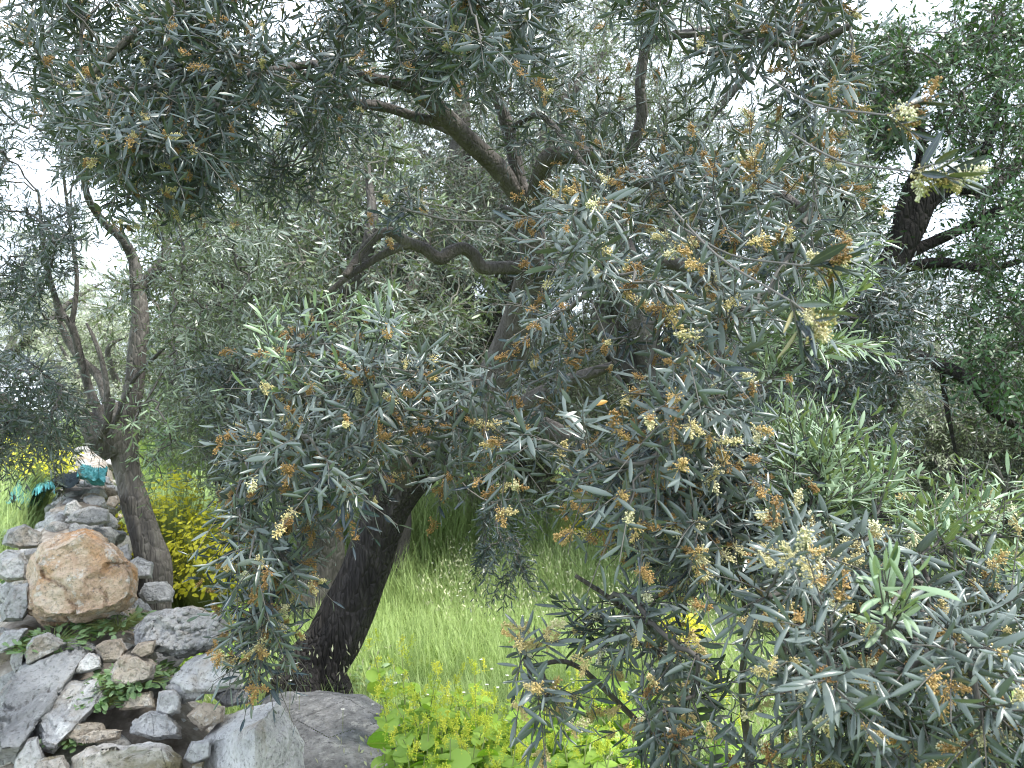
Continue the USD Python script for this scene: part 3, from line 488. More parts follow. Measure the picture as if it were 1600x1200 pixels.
T3.limb(L3((168, 650, D - .2), (166, 600, D - .2), (158, 560, D - .2), (145, 525, D - .2), (135, 505, D - .2)), [0.020, 0.018, 0.016, 0.012, 0.007], 'grey_bark')
T3.limb(L3((170, 640, D), (155, 590, D + .1), (125, 560, D + .1), (100, 520, D + .1), (85, 470, D)), [0.033, 0.031, 0.028, 0.023, 0.011], 'grey_bark')
T3.limb(L3((155, 660, D - .1), (130, 640, D - .2), (100, 615, D - .3), (60, 595, D - .4), (30, 590, D - .5)), [0.023, 0.018, 0.015, 0.011, 0.005], 'grey_bark')
T3.limb(L3((150, 668, D - .1), (125, 650, D - .2), (108, 640, D - .25), (80, 640, D - .3)), [0.019, 0.017, 0.014, 0.005], 'grey_bark')
T3.limb(L3((150, 690, D - .15), (165, 668, D - .25), (172, 640, D - .28), (178, 620, D - .28)), [0.028, 0.025, 0.020, 0.012], 'grey_bark')
T3.limb(L3((180, 660, D - .1), (205, 600, D - .25), (225, 575, D - .3), (245, 555, D - .35), (300, 500, D - .5)), [0.017, 0.014, 0.012, 0.010, 0.005], 'grey_bark')
T3.limb(L3((112, 510, D - .2), (120, 440, D - .2), (112, 370, D - .2), (100, 280, D - .3), (90, 180, D - .3)), [0.017, 0.014, 0.012, 0.009, 0.005], 'grey_bark')
g = T3.g
kw = dict(K=8, leafL=.058, mat='blue_olive_leaf', T=MID, length=(.16, .28), r0=.0032)
T3.foliage(area([(-60, 100), (60, 60), (150, 200), (110, 420), (60, 540), (-60, 560)], 90, (3.8, 5.0), g, .6), 7, **kw)
T3.foliage(area([(-60, 560), (60, 540), (120, 640), (90, 690), (40, 705), (-40, 710)], 52, (3.4, 4.4), g, .5), 7, bias=(0, 0, -.6), droop=.4, **kw)
T3.foliage(area([(240, 300), (420, 330), (440, 500), (420, 650), (310, 660), (250, 640), (260, 480)], 105, (3.6, 4.8), g, .5), 7, K=8, leafL=.055, mat='far_olive_leaf', T=MID, length=(.16, .28), r0=.0032)
T3.foliage(area([(330, 560), (430, 500), (440, 720), (340, 650), (300, 640)], 40, (3.6, 4.4), g, .3), 7, K=8, leafL=.055, mat='blue_olive_leaf', T=MID, length=(.16, .28), r0=.0032, bias=(0, -.2, 0))
T3.foliage(area([(60, 60), (330, 120), (330, 300), (120, 330)], 34, (3.8, 5.2), g, .6), 6, **kw)
T3.foliage(area([(185, 620), (280, 620), (260, 760), (190, 740)], 7, (3.6, 4.0), g, .2), 5, K=6, leafL=.055, mat='young_leaf', T=MID, length=(.12, .22), r0=.0028, bias=(-.3, 0, 0))
T3.finish(200, 0)

# ------------------------------------------------------------------ blue-grey olive behind, right of the middle
b4 = P(1262, 905, 4.3); b4[2] = ground_z(b4[0], b4[1])
T4 = Tree(thing('olive_tree', 'dense dark blue-grey olive standing between the leaning olive and the black-limbed tree', 'olive tree', b4), 41)
T4.limb(np.vstack([b4, L3((1262, 850, 4.3), (1255, 760, 4.25), (1245, 660, 4.2), (1240, 560, 4.1), (1235, 470, 4.0), (1225, 380, 3.9))]), [.16, .15, .13, .12, .1, .07, .03], 'black_bark', 'trunk', n=50, sides=20)
T4.limb(L3((1250, 640, 4.2), (1290, 560, 4.0), (1340, 500, 3.7), (1400, 450, 3.4)), [.08, .06, .04, .015], 'black_bark')
T4.limb(L3((1245, 620, 4.2), (1190, 550, 4.1), (1130, 470, 4.0), (1090, 380, 3.9)), [.07, .05, .035, .015], 'black_bark')
T4.limb(L3((1240, 520, 4.05), (1290, 420, 3.9), (1320, 320, 3.8), (1310, 240, 3.7)), [.06, .045, .03, .012], 'black_bark')
g = T4.g
kw = dict(K=8, leafL=.058, T=MID, length=(.16, .28), r0=.0032, twig='dark_twig')
T4.foliage(area([(1090, 430), (1250, 380), (1400, 440), (1420, 560), (1390, 700), (1300, 770), (1200, 780), (1120, 640)], 130, (2.9, 4.3), g, .45), 8, mat='blue_olive_leaf', bias=(0, -.25, 0), **kw)
T4.foliage(area([(1200, 200), (1330, 200), (1350, 420), (1250, 440)], 46, (3.2, 4.0), g, .5), 6, mat='far_olive_leaf', bias=(0, 0, .3), **kw)
T4.foliage(area([(1380, 420), (1500, 440), (1480, 480), (1400, 520)], 6, (3.0, 3.3), g, .2), 5, mat='blue_olive_leaf', **kw)
T4.finish(200, 0)

# ------------------------------------------------------------------ dark broadleaf tree, right
b5 = P(1362, 905, 6.0); b5[2] = ground_z(b5[0], b5[1])
T5 = Tree(thing('broadleaf_tree', 'dark green small-leaved tree with a black trunk and crooked limbs at the right edge', 'tree', b5), 53)
D = 6.
T5.limb(np.vstack([b5, L3((1362, 840, D), (1365, 700, D), (1372, 560, D), (1382, 450, D), (1400, 400, D), (1428, 350, D), (1450, 312, D), (1490, 285, D), (1540, 240, D - .2))]), [.22, .2, .17, .15, .125, .11, .1, .085, .07, .035], 'black_bark', 'trunk', n=80, sides=24, rough=.2)
T5.limb(L3((1405, 385, D), (1412, 330, D), (1425, 290, D), (1440, 240, D), (1430, 150, D), (1410, 80, D)), [.075, .065, .055, .045, .03, .015], 'black_bark')
T5.limb(L3((1420, 395, D), (1465, 375, D), (1520, 350, D - .2), (1580, 320, D - .4), (1650, 300, D - .5)), [.05, .045, .035, .03, .015], 'black_bark')
T5.limb(L3((1400, 420, D), (1470, 410, D - .1), (1540, 420, D - .2), (1620, 400, D - .3)), [.045, .04, .03, .015], 'black_bark')
T5.limb(L3((1380, 500, D), (1430, 555, D - .3), (1480, 575, D - .5), (1520, 600, D - .6), (1560, 650, D - .7), (1640, 690, D - .8)), [.06, .055, .05, .04, .03, .012], 'black_bark')
T5.limb(L3((1470, 570, D - .45), (1480, 640, D - .4), (1490, 690, D - .4), (1500, 740, D - .4)), [.02, .017, .013, .006], 'black_bark')
T5.limb(L3((1490, 285, D), (1540, 300, D + .2), (1600, 240, D + .3), (1640, 130, D + .3)), [.06, .05, .035, .015], 'black_bark')
T5.limb(L3((1540, 240, D - .2), (1560, 150, D - .2), (1550, 60, D - .2), (1570, 0, D - .2)), [.04, .03, .02, .01], 'black_bark')
g = T5.g
kw = dict(K=9, leafL=.06, leafW=.34, mat='dark_leaf', T=MID, length=(.18, .36), r0=.0035, twig='dark_twig', alternate=True, drop=.05, curl=(0, .4), bendr=(0, .6), power=.75, facing=.8, stem_r=.002)
for (poly, n, dd, cl) in [([(1300, 70), (1400, 30), (1440, 100), (1430, 230), (1330, 240)], 100, (5.2, 6.8), .4), ([(1440, 110), (1500, 40), (1640, -40), (1700, 240), (1640, 330), (1500, 250)], 165, (4.8, 6.8), .5),
                          ([(1330, 240), (1380, 230), (1360, 400), (1330, 380)], 24, (5.2, 6.8), .3), ([(1530, 300), (1700, 300), (1700, 480), (1560, 450), (1500, 380)], 85, (4.8, 6.8), .5), ([(1400, 470), (1560, 440), (1700, 480), (1700, 690), (1600, 650), (1500, 570), (1440, 520)], 130, (4.8, 6.6), .5)]:
    T5.foliage(area(poly, n, dd, g, cl, 60), 6, **kw)
T5.foliage(area([(1440, 30), (1560, -40), (1700, -80), (1700, 200), (1500, 200), (1330, 230), (1310, 90)], 120, (5.0, 7.2), g, .3, 60), 8, **kw)
T5.foliage(area([(1420, 520), (1520, 570), (1640, 640), (1640, 670), (1540, 620), (1450, 570)], 16, (4.9, 5.7), g, .2, 60), 7, **kw)
T5.foliage(area([(1330, 230), (1560, 230), (1580, 500), (1340, 470)], 66, (6.3, 7.6), g, .2, 60), 8, **kw)
T5.finish(0, 0)

# ------------------------------------------------------------------ olives farther back
def back_olive(seed, h, r, mat, nh, per=7, leafL=.075, trunk_h=.35, tmpl=LO, label='', loc=(0, 0, 0), group=None, rotz=0):
    """an ordinary open olive: short crooked trunk, spreading limbs, cloud of twigs"""
    t = Tree(thing('olive_tree', label, 'olive tree', loc, group), seed); g = t.g; o = np.array(loc, float); H = h
    fork = o + [g.normal(0, .08) * h, g.normal(0, .08) * h, trunk_h * h]
    t.limb([o - [0, 0, .1], o + [.03 * h, 0, .12 * h], (o + fork) / 2 + [g.normal(0, .04) * h, 0, .05 * h], fork], [.06 * h, .05 * h, .042 * h, .04 * h], 'grey_bark', 'trunk', sides=12)
    for i in range(6):
        a = i * 1.05 + g.uniform(-.3, .3); e = o + [math.cos(a) * r * .7, math.sin(a) * r * .7, h * g.uniform(.6, .9)]
        t.limb([fork - [0, 0, .05 * h], fork * .6 + e * .4 + [0, 0, -.03 * h], fork * .25 + e * .75 + g.normal(0, .05 * h, 3), e], [.03 * h, .022 * h, .014 * h, .005 * h], 'grey_bark', sides=7)
    u = nrm(g.normal(size=(nh * 3, 3))) * (g.random(nh * 3) ** .45)[:, None]
    c = o + [0, 0, h * .66] + u * [r, r, h * .42]; keep = meshkit.noise(c * 1.6 + seed, seed) > .36; c = c[keep][:nh]
    t.foliage(c, per, (.25, .45), 8, leafL, mat, tmpl, r0=.004, leafW=.22, stem_r=.003)
    t.finish(0, 0); return t.p
def gz(px, d): p = P(px, 700, d); return np.array([p[0], p[1], float(ground_z(p[0], p[1]))])
back_olive(61, 3.9, 1.5, 'far_olive_leaf', 420, 7, .085, label='light green olive crown filling the gap between the pollarded olive and the leaning trunk', loc=gz(480, 6.4), tmpl=MID)
back_olive(62, 6.6, 2.4, 'far_olive_leaf', 900, 7, .07, label='shaded olive right behind the crown of the leaning olive', loc=gz(800, 9.2), tmpl=MID)
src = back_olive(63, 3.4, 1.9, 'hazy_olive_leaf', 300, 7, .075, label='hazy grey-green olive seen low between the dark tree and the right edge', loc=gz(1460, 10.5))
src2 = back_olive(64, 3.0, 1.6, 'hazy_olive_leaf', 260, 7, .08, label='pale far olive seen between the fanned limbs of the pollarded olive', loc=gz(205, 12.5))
back_olive(65, 4.9, 1.8, 'far_olive_leaf', 420, 7, .065, label='olive with pale green leaves behind the low twisting branch', loc=gz(583, 7.6), tmpl=MID)
back_olive(66, 5.4, 2.0, 'far_olive_leaf', 520, 7, .065, label='olive with feathery pale twigs behind the blossom right of the middle', loc=gz(1010, 7.4), tmpl=MID)
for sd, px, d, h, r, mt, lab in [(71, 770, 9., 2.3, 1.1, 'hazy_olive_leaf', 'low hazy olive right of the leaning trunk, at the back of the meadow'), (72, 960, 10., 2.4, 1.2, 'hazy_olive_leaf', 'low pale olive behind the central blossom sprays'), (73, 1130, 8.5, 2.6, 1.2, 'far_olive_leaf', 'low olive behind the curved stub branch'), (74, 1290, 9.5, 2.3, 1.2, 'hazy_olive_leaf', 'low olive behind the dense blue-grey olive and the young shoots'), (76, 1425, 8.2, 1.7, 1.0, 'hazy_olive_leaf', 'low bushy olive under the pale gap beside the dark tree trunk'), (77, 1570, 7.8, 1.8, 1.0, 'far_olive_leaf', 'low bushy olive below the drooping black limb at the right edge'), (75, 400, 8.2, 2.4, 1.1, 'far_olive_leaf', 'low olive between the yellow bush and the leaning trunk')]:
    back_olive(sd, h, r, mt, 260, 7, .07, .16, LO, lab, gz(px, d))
far = [(1620, 9.5, 1, 'bushy pale olive cut by the right edge beneath the dark tree', .85), (1020, 12, 0, 'pale far olive behind the trunk-side blossom, right of the middle', 1.), (640, 15, 1, 'far olive rising over the tall grass just right of the leaning trunk', 1.1),
       (20, 13, 0, 'far olive at the left edge above the yellow bank', 1.), (330, 17, 0, 'far olive behind the yellow bush by the pollarded trunk', 1.25), (900, 19, 1, 'far olive in the bright gap right of the hanging dark twigs', 1.25), (1180, 16, 0, 'far olive behind the dense blue-grey olive', 1.1),
       (1330, 22, 1, 'farthest olive under the pale gap left of the dark tree', 1.), (1530, 20, 0, 'far olive on the falling slope under the dark tree', 1.), (120, 22, 1, 'far olive beyond the end of the stone wall', 1.3), (480, 24, 1, 'farthest olive in the middle of the left half', 1.3), (760, 26, 0, 'farthest olive straight behind the leaning olive', 1.3)]
gf = rs(5)
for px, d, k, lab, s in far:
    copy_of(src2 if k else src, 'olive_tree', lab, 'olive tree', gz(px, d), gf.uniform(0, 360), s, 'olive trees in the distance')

# ------------------------------------------------------------------ pale pole far behind the left tree
pb = gz(128, 24); ptop = P(138, 325, 24); v, f = limb([pb - [0, 0, .3], pb * .5 + ptop * .5, ptop], [.24, .2, .15], 12, 20, rough=0)
t = thing('utility_pole', 'pale tapered pole far away, seen through the left olive', 'pole', pb); part(t, 'shaft', (v, f), 'pole_paint')
cap_ = trimesh.creation.cylinder(.17, .06, sections=20); cap_.apply_translation(ptop + [0, 0, .02]); part(t, 'cap', cap_, 'pole_paint', smooth=30)

# ------------------------------------------------------------------ stones
def rock(center, size, seed, sub=3, cuts=9, amp=.12, rot=None):
    g = rs(seed); m = trimesh.creation.icosphere(sub); v = np.array(m.vertices)
    for _ in range(cuts):
        n = nrm(g.normal(size=3)); d = g.uniform(.5, .85); e = v @ n - d; v = v - np.clip(e, 0, None)[:, None] * n * .97
    v *= 1 + amp * 2.6 * (meshkit.fbm(v * 1.7 + seed * 3.1, 5, seed) - .5)[:, None]
    v = v / np.abs(v).max(0) * np.asarray(size) / 2
    a = g.uniform(0, 6.28) if rot is None else rot; c, s = math.cos(a), math.sin(a); v = v @ np.array([[c, s, 0], [-s, c, 0], [0, 0, 1]])
    if rot is None: tl = g.normal(0, .22); c, s = math.cos(tl), math.sin(tl); v = v @ np.array([[1, 0, 0], [0, c, s], [0, -s, c]])
    return v + center, np.array(m.faces)
def hull_rock(pts, seed, edge, amp, fs, round_=0):
    h = trimesh.convex.convex_hull(np.asarray(pts)); m = h.subdivide_to_size(edge, max_iter=12) if False else h
    for _ in range(8):
        if m.edges_unique_length.max() < edge: break
        m = trimesh.Trimesh(*trimesh.remesh.subdivide_to_size(m.vertices, m.faces, edge, max_iter=12)); m.merge_vertices()
    if round_: trimesh.smoothing.filter_laplacian(m, .5, iterations=round_)
    v = np.array(m.vertices); n = np.array(m.vertex_normals)
    d = meshkit.fbm(v * fs + seed, 4, seed) - .5 + .28 * (meshkit.fbm(v * fs * 5 + seed, 3, seed + 3) - .5); d2 = np.abs(meshkit.fbm(v * fs * .6 + seed + 9, 3, seed + 1) - .5)
    return v + n * (amp * 2 * d - amp * 1.6 * (d2 < .03) * .3)[:, None], np.array(m.faces)
def outline_rock(outline, d, thick, seed, lean=0., amp=None, edge=None, round_=1, front=.78, back=.7):
    """a stone whose silhouette is the outline; it has front and back faces and leans back by `lean` metres of depth per metre of height"""
    o = np.asarray(outline, float); c = o.mean(0); s = d / F
    dz = lambda q: lean * (c[1] - q[:, 1]) * s
    ring = lambda k, off: P(*(c + (o - c) * k).T, d + off + dz(c + (o - c) * k))
    size = np.ptp(o, 0).max() * s
    return hull_rock(np.vstack([ring(front, -.45 * thick), ring(1, 0), ring(back, .55 * thick)]), seed, edge or max(.01, size / 22), amp or size * .055, 5 / size, round_)
wall = thing('stone_wall', 'tumbled dry stone wall of grey and beige field stones on the left', 'stone wall', P(150, 1000, 3.4) * [1, 1, 0])
ys = np.linspace(1.7, 12.6, 110); ss = np.linspace(-1.45, 1.45, 40)
Y, S = np.meshgrid(ys, ss, indexing='ij'); X = xc(Y) + S * halfw(Y); Z = mound_z(X, Y) + .005
a = (np.arange(109)[:, None] * 40 + np.arange(39)[None]).ravel(); q = np.stack([a, a + 1, a + 41, a + 40], 1)
part(wall, 'rubble_core', (np.stack([X, Y, Z], -1).reshape(-1, 3), np.vstack([q[:, [0, 1, 2]], q[:, [0, 2, 3]]])), 'rubble')
# single boulders and slabs the photograph shows (outlines in the photograph's pixels)
def lone(outline, d, thick, seed, mat, label, name='boulder', cat='boulder', **kw):
    extra = kw.pop('extra', None); m = outline_rock(outline, d, thick, seed, **kw)
    if extra is not None:
        t_ = cKDTree(m[0]); v_ = extra[0].reshape(-1, 42, 3); c_ = v_.mean(1); i_ = t_.query(c_)[1]; v_ = v_ + (m[0][i_] - c_)[:, None]; m = join([m, (v_.reshape(-1, 3), extra[1])])
    b = m[0].mean(0) * [1, 1, 0] + [0, 0, m[0][:, 2].min()]
    g = part(None, name, m, mat, smooth=42); tag(g, label, cat); return g
lone([(46, 875), (62, 852), (100, 835), (134, 822), (160, 838), (192, 860), (214, 890), (219, 935), (196, 958), (120, 976), (60, 974), (36, 955)], 3.35, .42, 101, 'tan_boulder', 'large tan and orange boulder sitting on top of the stone wall', lean=.3, amp=.03, edge=.0105, round_=0, front=.8)
gq = rs(61); cc = P(285, 990, 3.1); bits = []
for k in range(110):
    q = P(gq.uniform(228, 345), gq.uniform(958, 1022), 3.02 + gq.uniform(-.05, .12)); bits.append(rock(q, np.array([1.5, 1.2, 1.]) * gq.uniform(.012, .034), 1500 + k, 1, 5, .1))
CONG = join(bits)
lone([(205, 985), (232, 962), (300, 950), (345, 965), (358, 995), (330, 1022), (265, 1028), (212, 1010)], 3.15, .3, 102, 'pale_stone', 'lumpy grey conglomerate boulder right below the tan boulder', lean=.5, amp=.018, edge=.013, extra=CONG)
m = hull_rock(L3((436, 1092, 2.74), (350, 1116, 2.86), (316, 1152, 2.76), (306, 1240, 2.62), (352, 1172, 2.6), (350, 1240, 2.52), (398, 1140, 2.42), (400, 1245, 2.36), (476, 1160, 2.72), (474, 1240, 2.62), (446, 1130, 3.0), (350, 1150, 3.05)), 103, .011, .013, 9, 0)
tag(part(None, 'boulder', m, 'chalk_stone', smooth=35), 'angular pale boulder with a sharp ridge in front of the flat rock', 'boulder')
fr = [(395, 1105), (420, 1085), (500, 1078), (570, 1086), (610, 1110), (655, 1150), (640, 1230), (560, 1260), (440, 1260)]
top = np.array([hit(x, y, lambda X, Y: 0 * X + .14 + .03 * np.sin(X * 4)) for x, y in fr]); low = top * [1, 1, 0] + (top - top.mean(0)) * .12 * [1, 1, 0] - [0, 0, .12]
dome_ = top.mean(0) + [0, 0, .05]; m = hull_rock(np.vstack([top, low, dome_ + [[.2, 0, 0], [-.2, 0, 0], [0, .2, .02], [0, -.2, 0]]]), 104, .028, .012, 7, 3)
tag(part(None, 'boulder', m, 'flat_rock', smooth=42), 'broad flat grey rock at the foot of the leaning olive trunk', 'boulder')
lone([(6, 1070), (30, 1035), (75, 1022), (118, 1000), (150, 1012), (108, 1055), (62, 1085), (48, 1110), (24, 1190), (-10, 1195), (-20, 1120)], 2.95, .3, 105, 'grey_stone', 'big slanting blue-grey slab at the bottom left edge', 'slab', 'stone slab', lean=1., round_=0)
lone([(52, 1118), (80, 1085), (112, 1060), (160, 1058), (172, 1085), (140, 1110), (105, 1150), (82, 1178), (60, 1172)], 2.85, .22, 106, 'grey_stone', 'second grey slab, leaning against the big slanting slab', 'slab', 'stone slab', lean=.9, round_=0)
lone([(104, 1215), (112, 1180), (140, 1163), (200, 1160), (268, 1158), (288, 1185), (284, 1215)], 2.62, .24, 107, 'moss_stone', 'brown-stained rounded boulder at the bottom, left of the angular pale boulder', lean=.2)
lone([(262, 1060), (290, 1030), (330, 1008), (372, 1030), (380, 1065), (330, 1078), (285, 1078)], 2.95, .25, 108, 'grey_stone', 'flat grey slab half covered by the hanging olive sprays', 'slab', 'stone slab', lean=1.)
keys = [([(36, 1000), (52, 975), (75, 968), (105, 985), (98, 995), (60, 1010), (40, 1022)], 3.15, .2, 'grey_stone'), ([(16, 1010), (20, 990), (40, 984), (36, 1020), (24, 1026)], 3.2, .15, 'pale_stone'),
        ([(0, 960), (20, 918), (46, 915), (48, 955), (36, 975), (5, 975)], 3.3, .25, 'grey_stone'), ([(-15, 1000), (8, 968), (45, 965), (30, 990), (0, 1005)], 3.2, .2, 'grey_stone'), ([(146, 1015), (160, 1004), (190, 1000), (200, 1018), (188, 1038), (160, 1040)], 3.0, .14, 'beige_stone'),
        ([(168, 1055), (185, 1022), (215, 1018), (245, 1035), (240, 1060), (200, 1072), (172, 1068)], 2.93, .16, 'beige_stone'), ([(118, 1042), (140, 1028), (158, 1032), (162, 1052), (140, 1058), (112, 1062)], 2.95, .14, 'pale_stone'),
        ([(243, 1112), (248, 1078), (272, 1074), (284, 1085), (282, 1112), (262, 1118)], 2.8, .13, 'pale_stone'), ([(201, 1150), (206, 1134), (235, 1114), (262, 1116), (285, 1140), (284, 1158), (240, 1160)], 2.75, .18, 'grey_stone'),
        ([(162, 1140), (190, 1118), (218, 1110), (224, 1124), (200, 1142), (170, 1148)], 2.78, .12, 'beige_stone'), ([(88, 1142), (120, 1124), (160, 1128), (170, 1142), (130, 1152), (92, 1156)], 2.78, .14, 'beige_stone'),
        ([(106, 1160), (150, 1146), (194, 1146), (190, 1160), (150, 1166), (115, 1170)], 2.72, .12, 'beige_stone'), ([(184, 1115), (200, 1090), (238, 1085), (242, 1110), (215, 1112)], 2.86, .13, 'beige_stone'),
        ([(286, 1205), (300, 1175), (320, 1170), (316, 1190), (312, 1210)], 2.6, .1, 'moss_stone'), ([(216, 935), (225, 918), (262, 914), (273, 930), (270, 948), (225, 950)], 3.55, .2, 'grey_stone'),
        ([(2, 855), (10, 832), (40, 824), (66, 838), (64, 860), (30, 862)], 4.0, .25, 'grey_stone'), ([(-8, 905), (0, 880), (30, 870), (44, 885), (40, 912), (10, 915)], 3.6, .24, 'grey_stone'), ([(-10, 872), (10, 858), (38, 862), (40, 876), (8, 885)], 3.8, .2, 'pale_stone'),
        ([(100, 815), (108, 800), (140, 790), (172, 795), (176, 815), (140, 820)], 4.5, .22, 'pale_stone'), ([(98, 803), (104, 785), (118, 778), (128, 790), (122, 805)], 4.7, .18, 'pale_stone'), ([(165, 790), (170, 778), (184, 775), (188, 786), (180, 796)], 4.9, .15, 'beige_stone'),
        ([(178, 880), (182, 858), (200, 850), (206, 870), (200, 888)], 4.0, .2, 'pale_stone'), ([(200, 880), (215, 870), (240, 880), (238, 905), (210, 905)], 3.9, .2, 'pale_stone'), ([(60, 835), (75, 825), (96, 826), (98, 838), (75, 842)], 4.1, .15, 'beige_stone'),
        ([(258, 1082), (290, 1062), (320, 1070), (318, 1100), (285, 1108)], 2.85, .18, 'pale_stone'), ([(20, 1190), (40, 1150), (60, 1145), (72, 1180), (55, 1215), (20, 1215)], 2.7, .2, 'grey_stone'), ([(40, 1215), (60, 1185), (100, 1178), (110, 1200), (90, 1220)], 2.6, .16, 'moss_stone'), ([(290, 1120), (318, 1098), (352, 1105), (350, 1130), (316, 1142)], 2.75, .16, 'beige_stone'), ([(286, 1168), (300, 1140), (332, 1136), (330, 1165), (304, 1178)], 2.68, .14, 'grey_stone'), ([(330, 1095), (352, 1080), (392, 1084), (392, 1105), (350, 1112)], 2.9, .16, 'pale_stone'), ([(205, 1000), (215, 985), (245, 980), (240, 1000), (220, 1010)], 3.05, .14, 'beige_stone')]
for i, (o, d, th, mt) in enumerate(keys): part(wall, 'stone', outline_rock(o, d, th, 200 + i, lean=.4, round_=1), mt, smooth=42)
# the rest of the tumbled stones, larger ones first, kept apart from each other and from the big ones
g = rs(77); placed = [(P(x, y, d), r) for x, y, d, r in [(130, 900, 3.35, .26), (285, 990, 3.15, .12), (395, 1150, 2.6, .12), (75, 1060, 2.9, .12), (520, 1150, 3.4, .4), (200, 1185, 2.6, .1), (120, 1110, 2.8, .06)]]
n = 0
for k in range(4000):
    y = 2.3 + 10 * g.random() ** 2.3; s = g.uniform(-1.2, 1.2); x = xc(y) + s * halfw(y); r = g.uniform(.035, .12) * (1.15 - k / 5500); z = float(mound_z(x, y)) - r * .1
    p = np.array([x, y, z])
    if any(np.linalg.norm((p - q) * [1, 1, .6]) < .6 * (r + rr) for q, rr in placed): continue
    placed.append((p, r)); n += 1
    part(wall, 'stone', rock(p, np.array([2.1, 1.7, 1.25]) * r * g.uniform(.85, 1.2, 3), 300 + n, sub=3 if y < 4.2 else 2, cuts=10, amp=.13), g.choice(['grey_stone', 'pale_stone', 'beige_stone', 'pale_stone', 'moss_stone']), smooth=42)
    if n >= 268: break
ms = []
for k in range(2600):
    y = 2.3 + 6 * g.random() ** 2.4; x = xc(y) + g.uniform(-1.3, 1.3) * halfw(y); r = g.uniform(.008, .036)
    m = rock(np.array([x, y, float(mound_z(x, y)) - .02]), np.array([2.2, 1.7, 1.4]) * r, 900 + k, 1, 5, .1); ms.append(m)
for a, mt in ((0, 'beige_stone'), (1, 'grey_stone'), (2, 'pale_stone')): part(wall, 'gravel', join(ms[a::3]), mt, smooth=False, kind='stuff')
# loose stones lying by the perfoliate plants
for (x, y, d, s_, lab) in [(735, 1105, 3.2, .16, 'small grey stone among the yellow-green plants, right of the flat rock'), (765, 1095, 3.4, .2, 'larger grey stone half hidden among the yellow-green plants')]:
    p = P(x, y, d); p[2] = ground_z(p[0], p[1]) + s_ * .3
    tag(part(None, 'loose_stone', rock(p, [s_ * 1.3, s_, s_], int(x), 3), 'grey_stone', smooth=42), lab, 'stone')

# ------------------------------------------------------------------ torn teal sheeting on the wall
def tarp(corners, seed, amp, label, mat='tarp', n=34):
    c = [hit(x, y) + [0, 0, .09] for x, y in corners]; u, w = np.meshgrid(np.linspace(0, 1, n), np.linspace(0, 1, n)); u, w = u.ravel()[:, None], w.ravel()[:, None]
    v = c[0] * (1 - u) * (1 - w) + c[1] * u * (1 - w) + c[2] * u * w + c[3] * (1 - u) * w
    q = v * 5 + seed; ridge = 1 - np.abs(2 * meshkit.fbm(q, 3, seed) - 1) ** .7
    edge = .05 * (meshkit.fbm(v * 9, 3, seed + 5) - .5); v = v + np.c_[edge, -edge, amp * ridge + .03 * meshkit.noise(v * 14, seed)]
    a = (np.arange(n - 1)[:, None] * n + np.arange(n - 1)[None]).ravel(); Q = np.stack([a, a + 1, a + n + 1, a + n], 1)
    tag(part(None, 'tarp', (v, np.vstack([Q[:, [0, 1, 2]], Q[:, [0, 2, 3]]])), mat), label, 'tarp')
tarp([(8, 818), (60, 822), (80, 775), (40, 768)], 3, .14, 'torn teal plastic sheet crumpled at the left end of the wall top')
tarp([(46, 806), (84, 812), (84, 780), (52, 778)], 6, .16, 'faded teal plastic flap hanging over the stones left of the pale stones')
tarp([(118, 792), (162, 796), (168, 765), (125, 766)], 8, .14, 'teal plastic sheet folded over the stones beside the pollarded trunk')
tarp([(84, 800), (122, 795), (122, 770), (80, 772)], 9, .12, 'black plastic scrap between the two teal sheets on the wall', 'tarp_black')

# ------------------------------------------------------------------ grass and little flowers
g = rs(91)
def blades(n, yr, pw, h, w, seed, lim=None, xr=None):
    g = rs(seed); y = yr[0] + (yr[1] - yr[0]) * g.random(n) ** pw; x = g.uniform(-1, 1, n) * (y * .72 + .6) if xr is None else g.uniform(*xr, n)
    ok = (np.abs(x - xc(np.minimum(y, 12.5))) > halfw(np.minimum(y, 12.5)) * 1.05) & ~((y < 2.9) & (x < -.75)); tuft = meshkit.noise(np.c_[x * 1.5, y * 1.5, 0 * x], 8)
    ok &= tuft > .2 * g.random(n); ok &= ~((x < -1.9) & (x > -3.6) & (y > 5) & (y < 6.8) & (h > .3)); ok &= ~(((x + 1.0) / .5) ** 2 + ((y - 3.55) / .6) ** 2 < 1)
    x, y, tuft = x[ok], y[ok], tuft[ok]; n = len(x); hh = h * g.uniform(.45, 1.15, n) * (.55 + .75 * tuft); z = ground_z(x, y) - .01
    B = np.c_[x, y, z]; a = g.uniform(0, 6.28, n); lean = g.uniform(.05, .55, n); A = np.c_[np.cos(a) * lean, np.sin(a) * lean, np.ones(n)]
    U = (np.array([0, 0, .5, .5, 1.]), np.array([-1, 1, -.8, .8, 0.]), np.array([[0, 1, 3], [0, 3, 2], [2, 3, 4]]))
    N = np.c_[-np.cos(a), -np.sin(a), lean * 0 + .2]; U_, V_, f = U; A = nrm(A); N = nrm(N - A * (N * A).sum(1, keepdims=True)); S = np.cross(N, A)
    bend = g.uniform(.1, 1.1, n)[:, None]; th = bend * U_[None]; X = hh[:, None] * np.sin(th) / bend; Z = -hh[:, None] * (1 - np.cos(th)) / bend
    W = (w * g.uniform(.7, 1.4, n) * np.maximum(1, y / 4.5))[:, None] / 2 * V_[None]
    v = B[:, None] + X[..., None] * A[:, None] - Z[..., None] * (-N[:, None]) + W[..., None] * S[:, None]
    return v.reshape(-1, 3), (f[None] + (np.arange(n) * 5)[:, None, None]).reshape(-1, 3)
m = join([blades(95000, (2.3, 9), .8, .26, .0042, 1), blades(60000, (6.5, 13), .9, .55, .006, 2), blades(30000, (11, 30), .8, .6, .012, 3), blades(9000, (8.2, 10.5), 1, .95, .008, 4, xr=(-2.2, .4))])
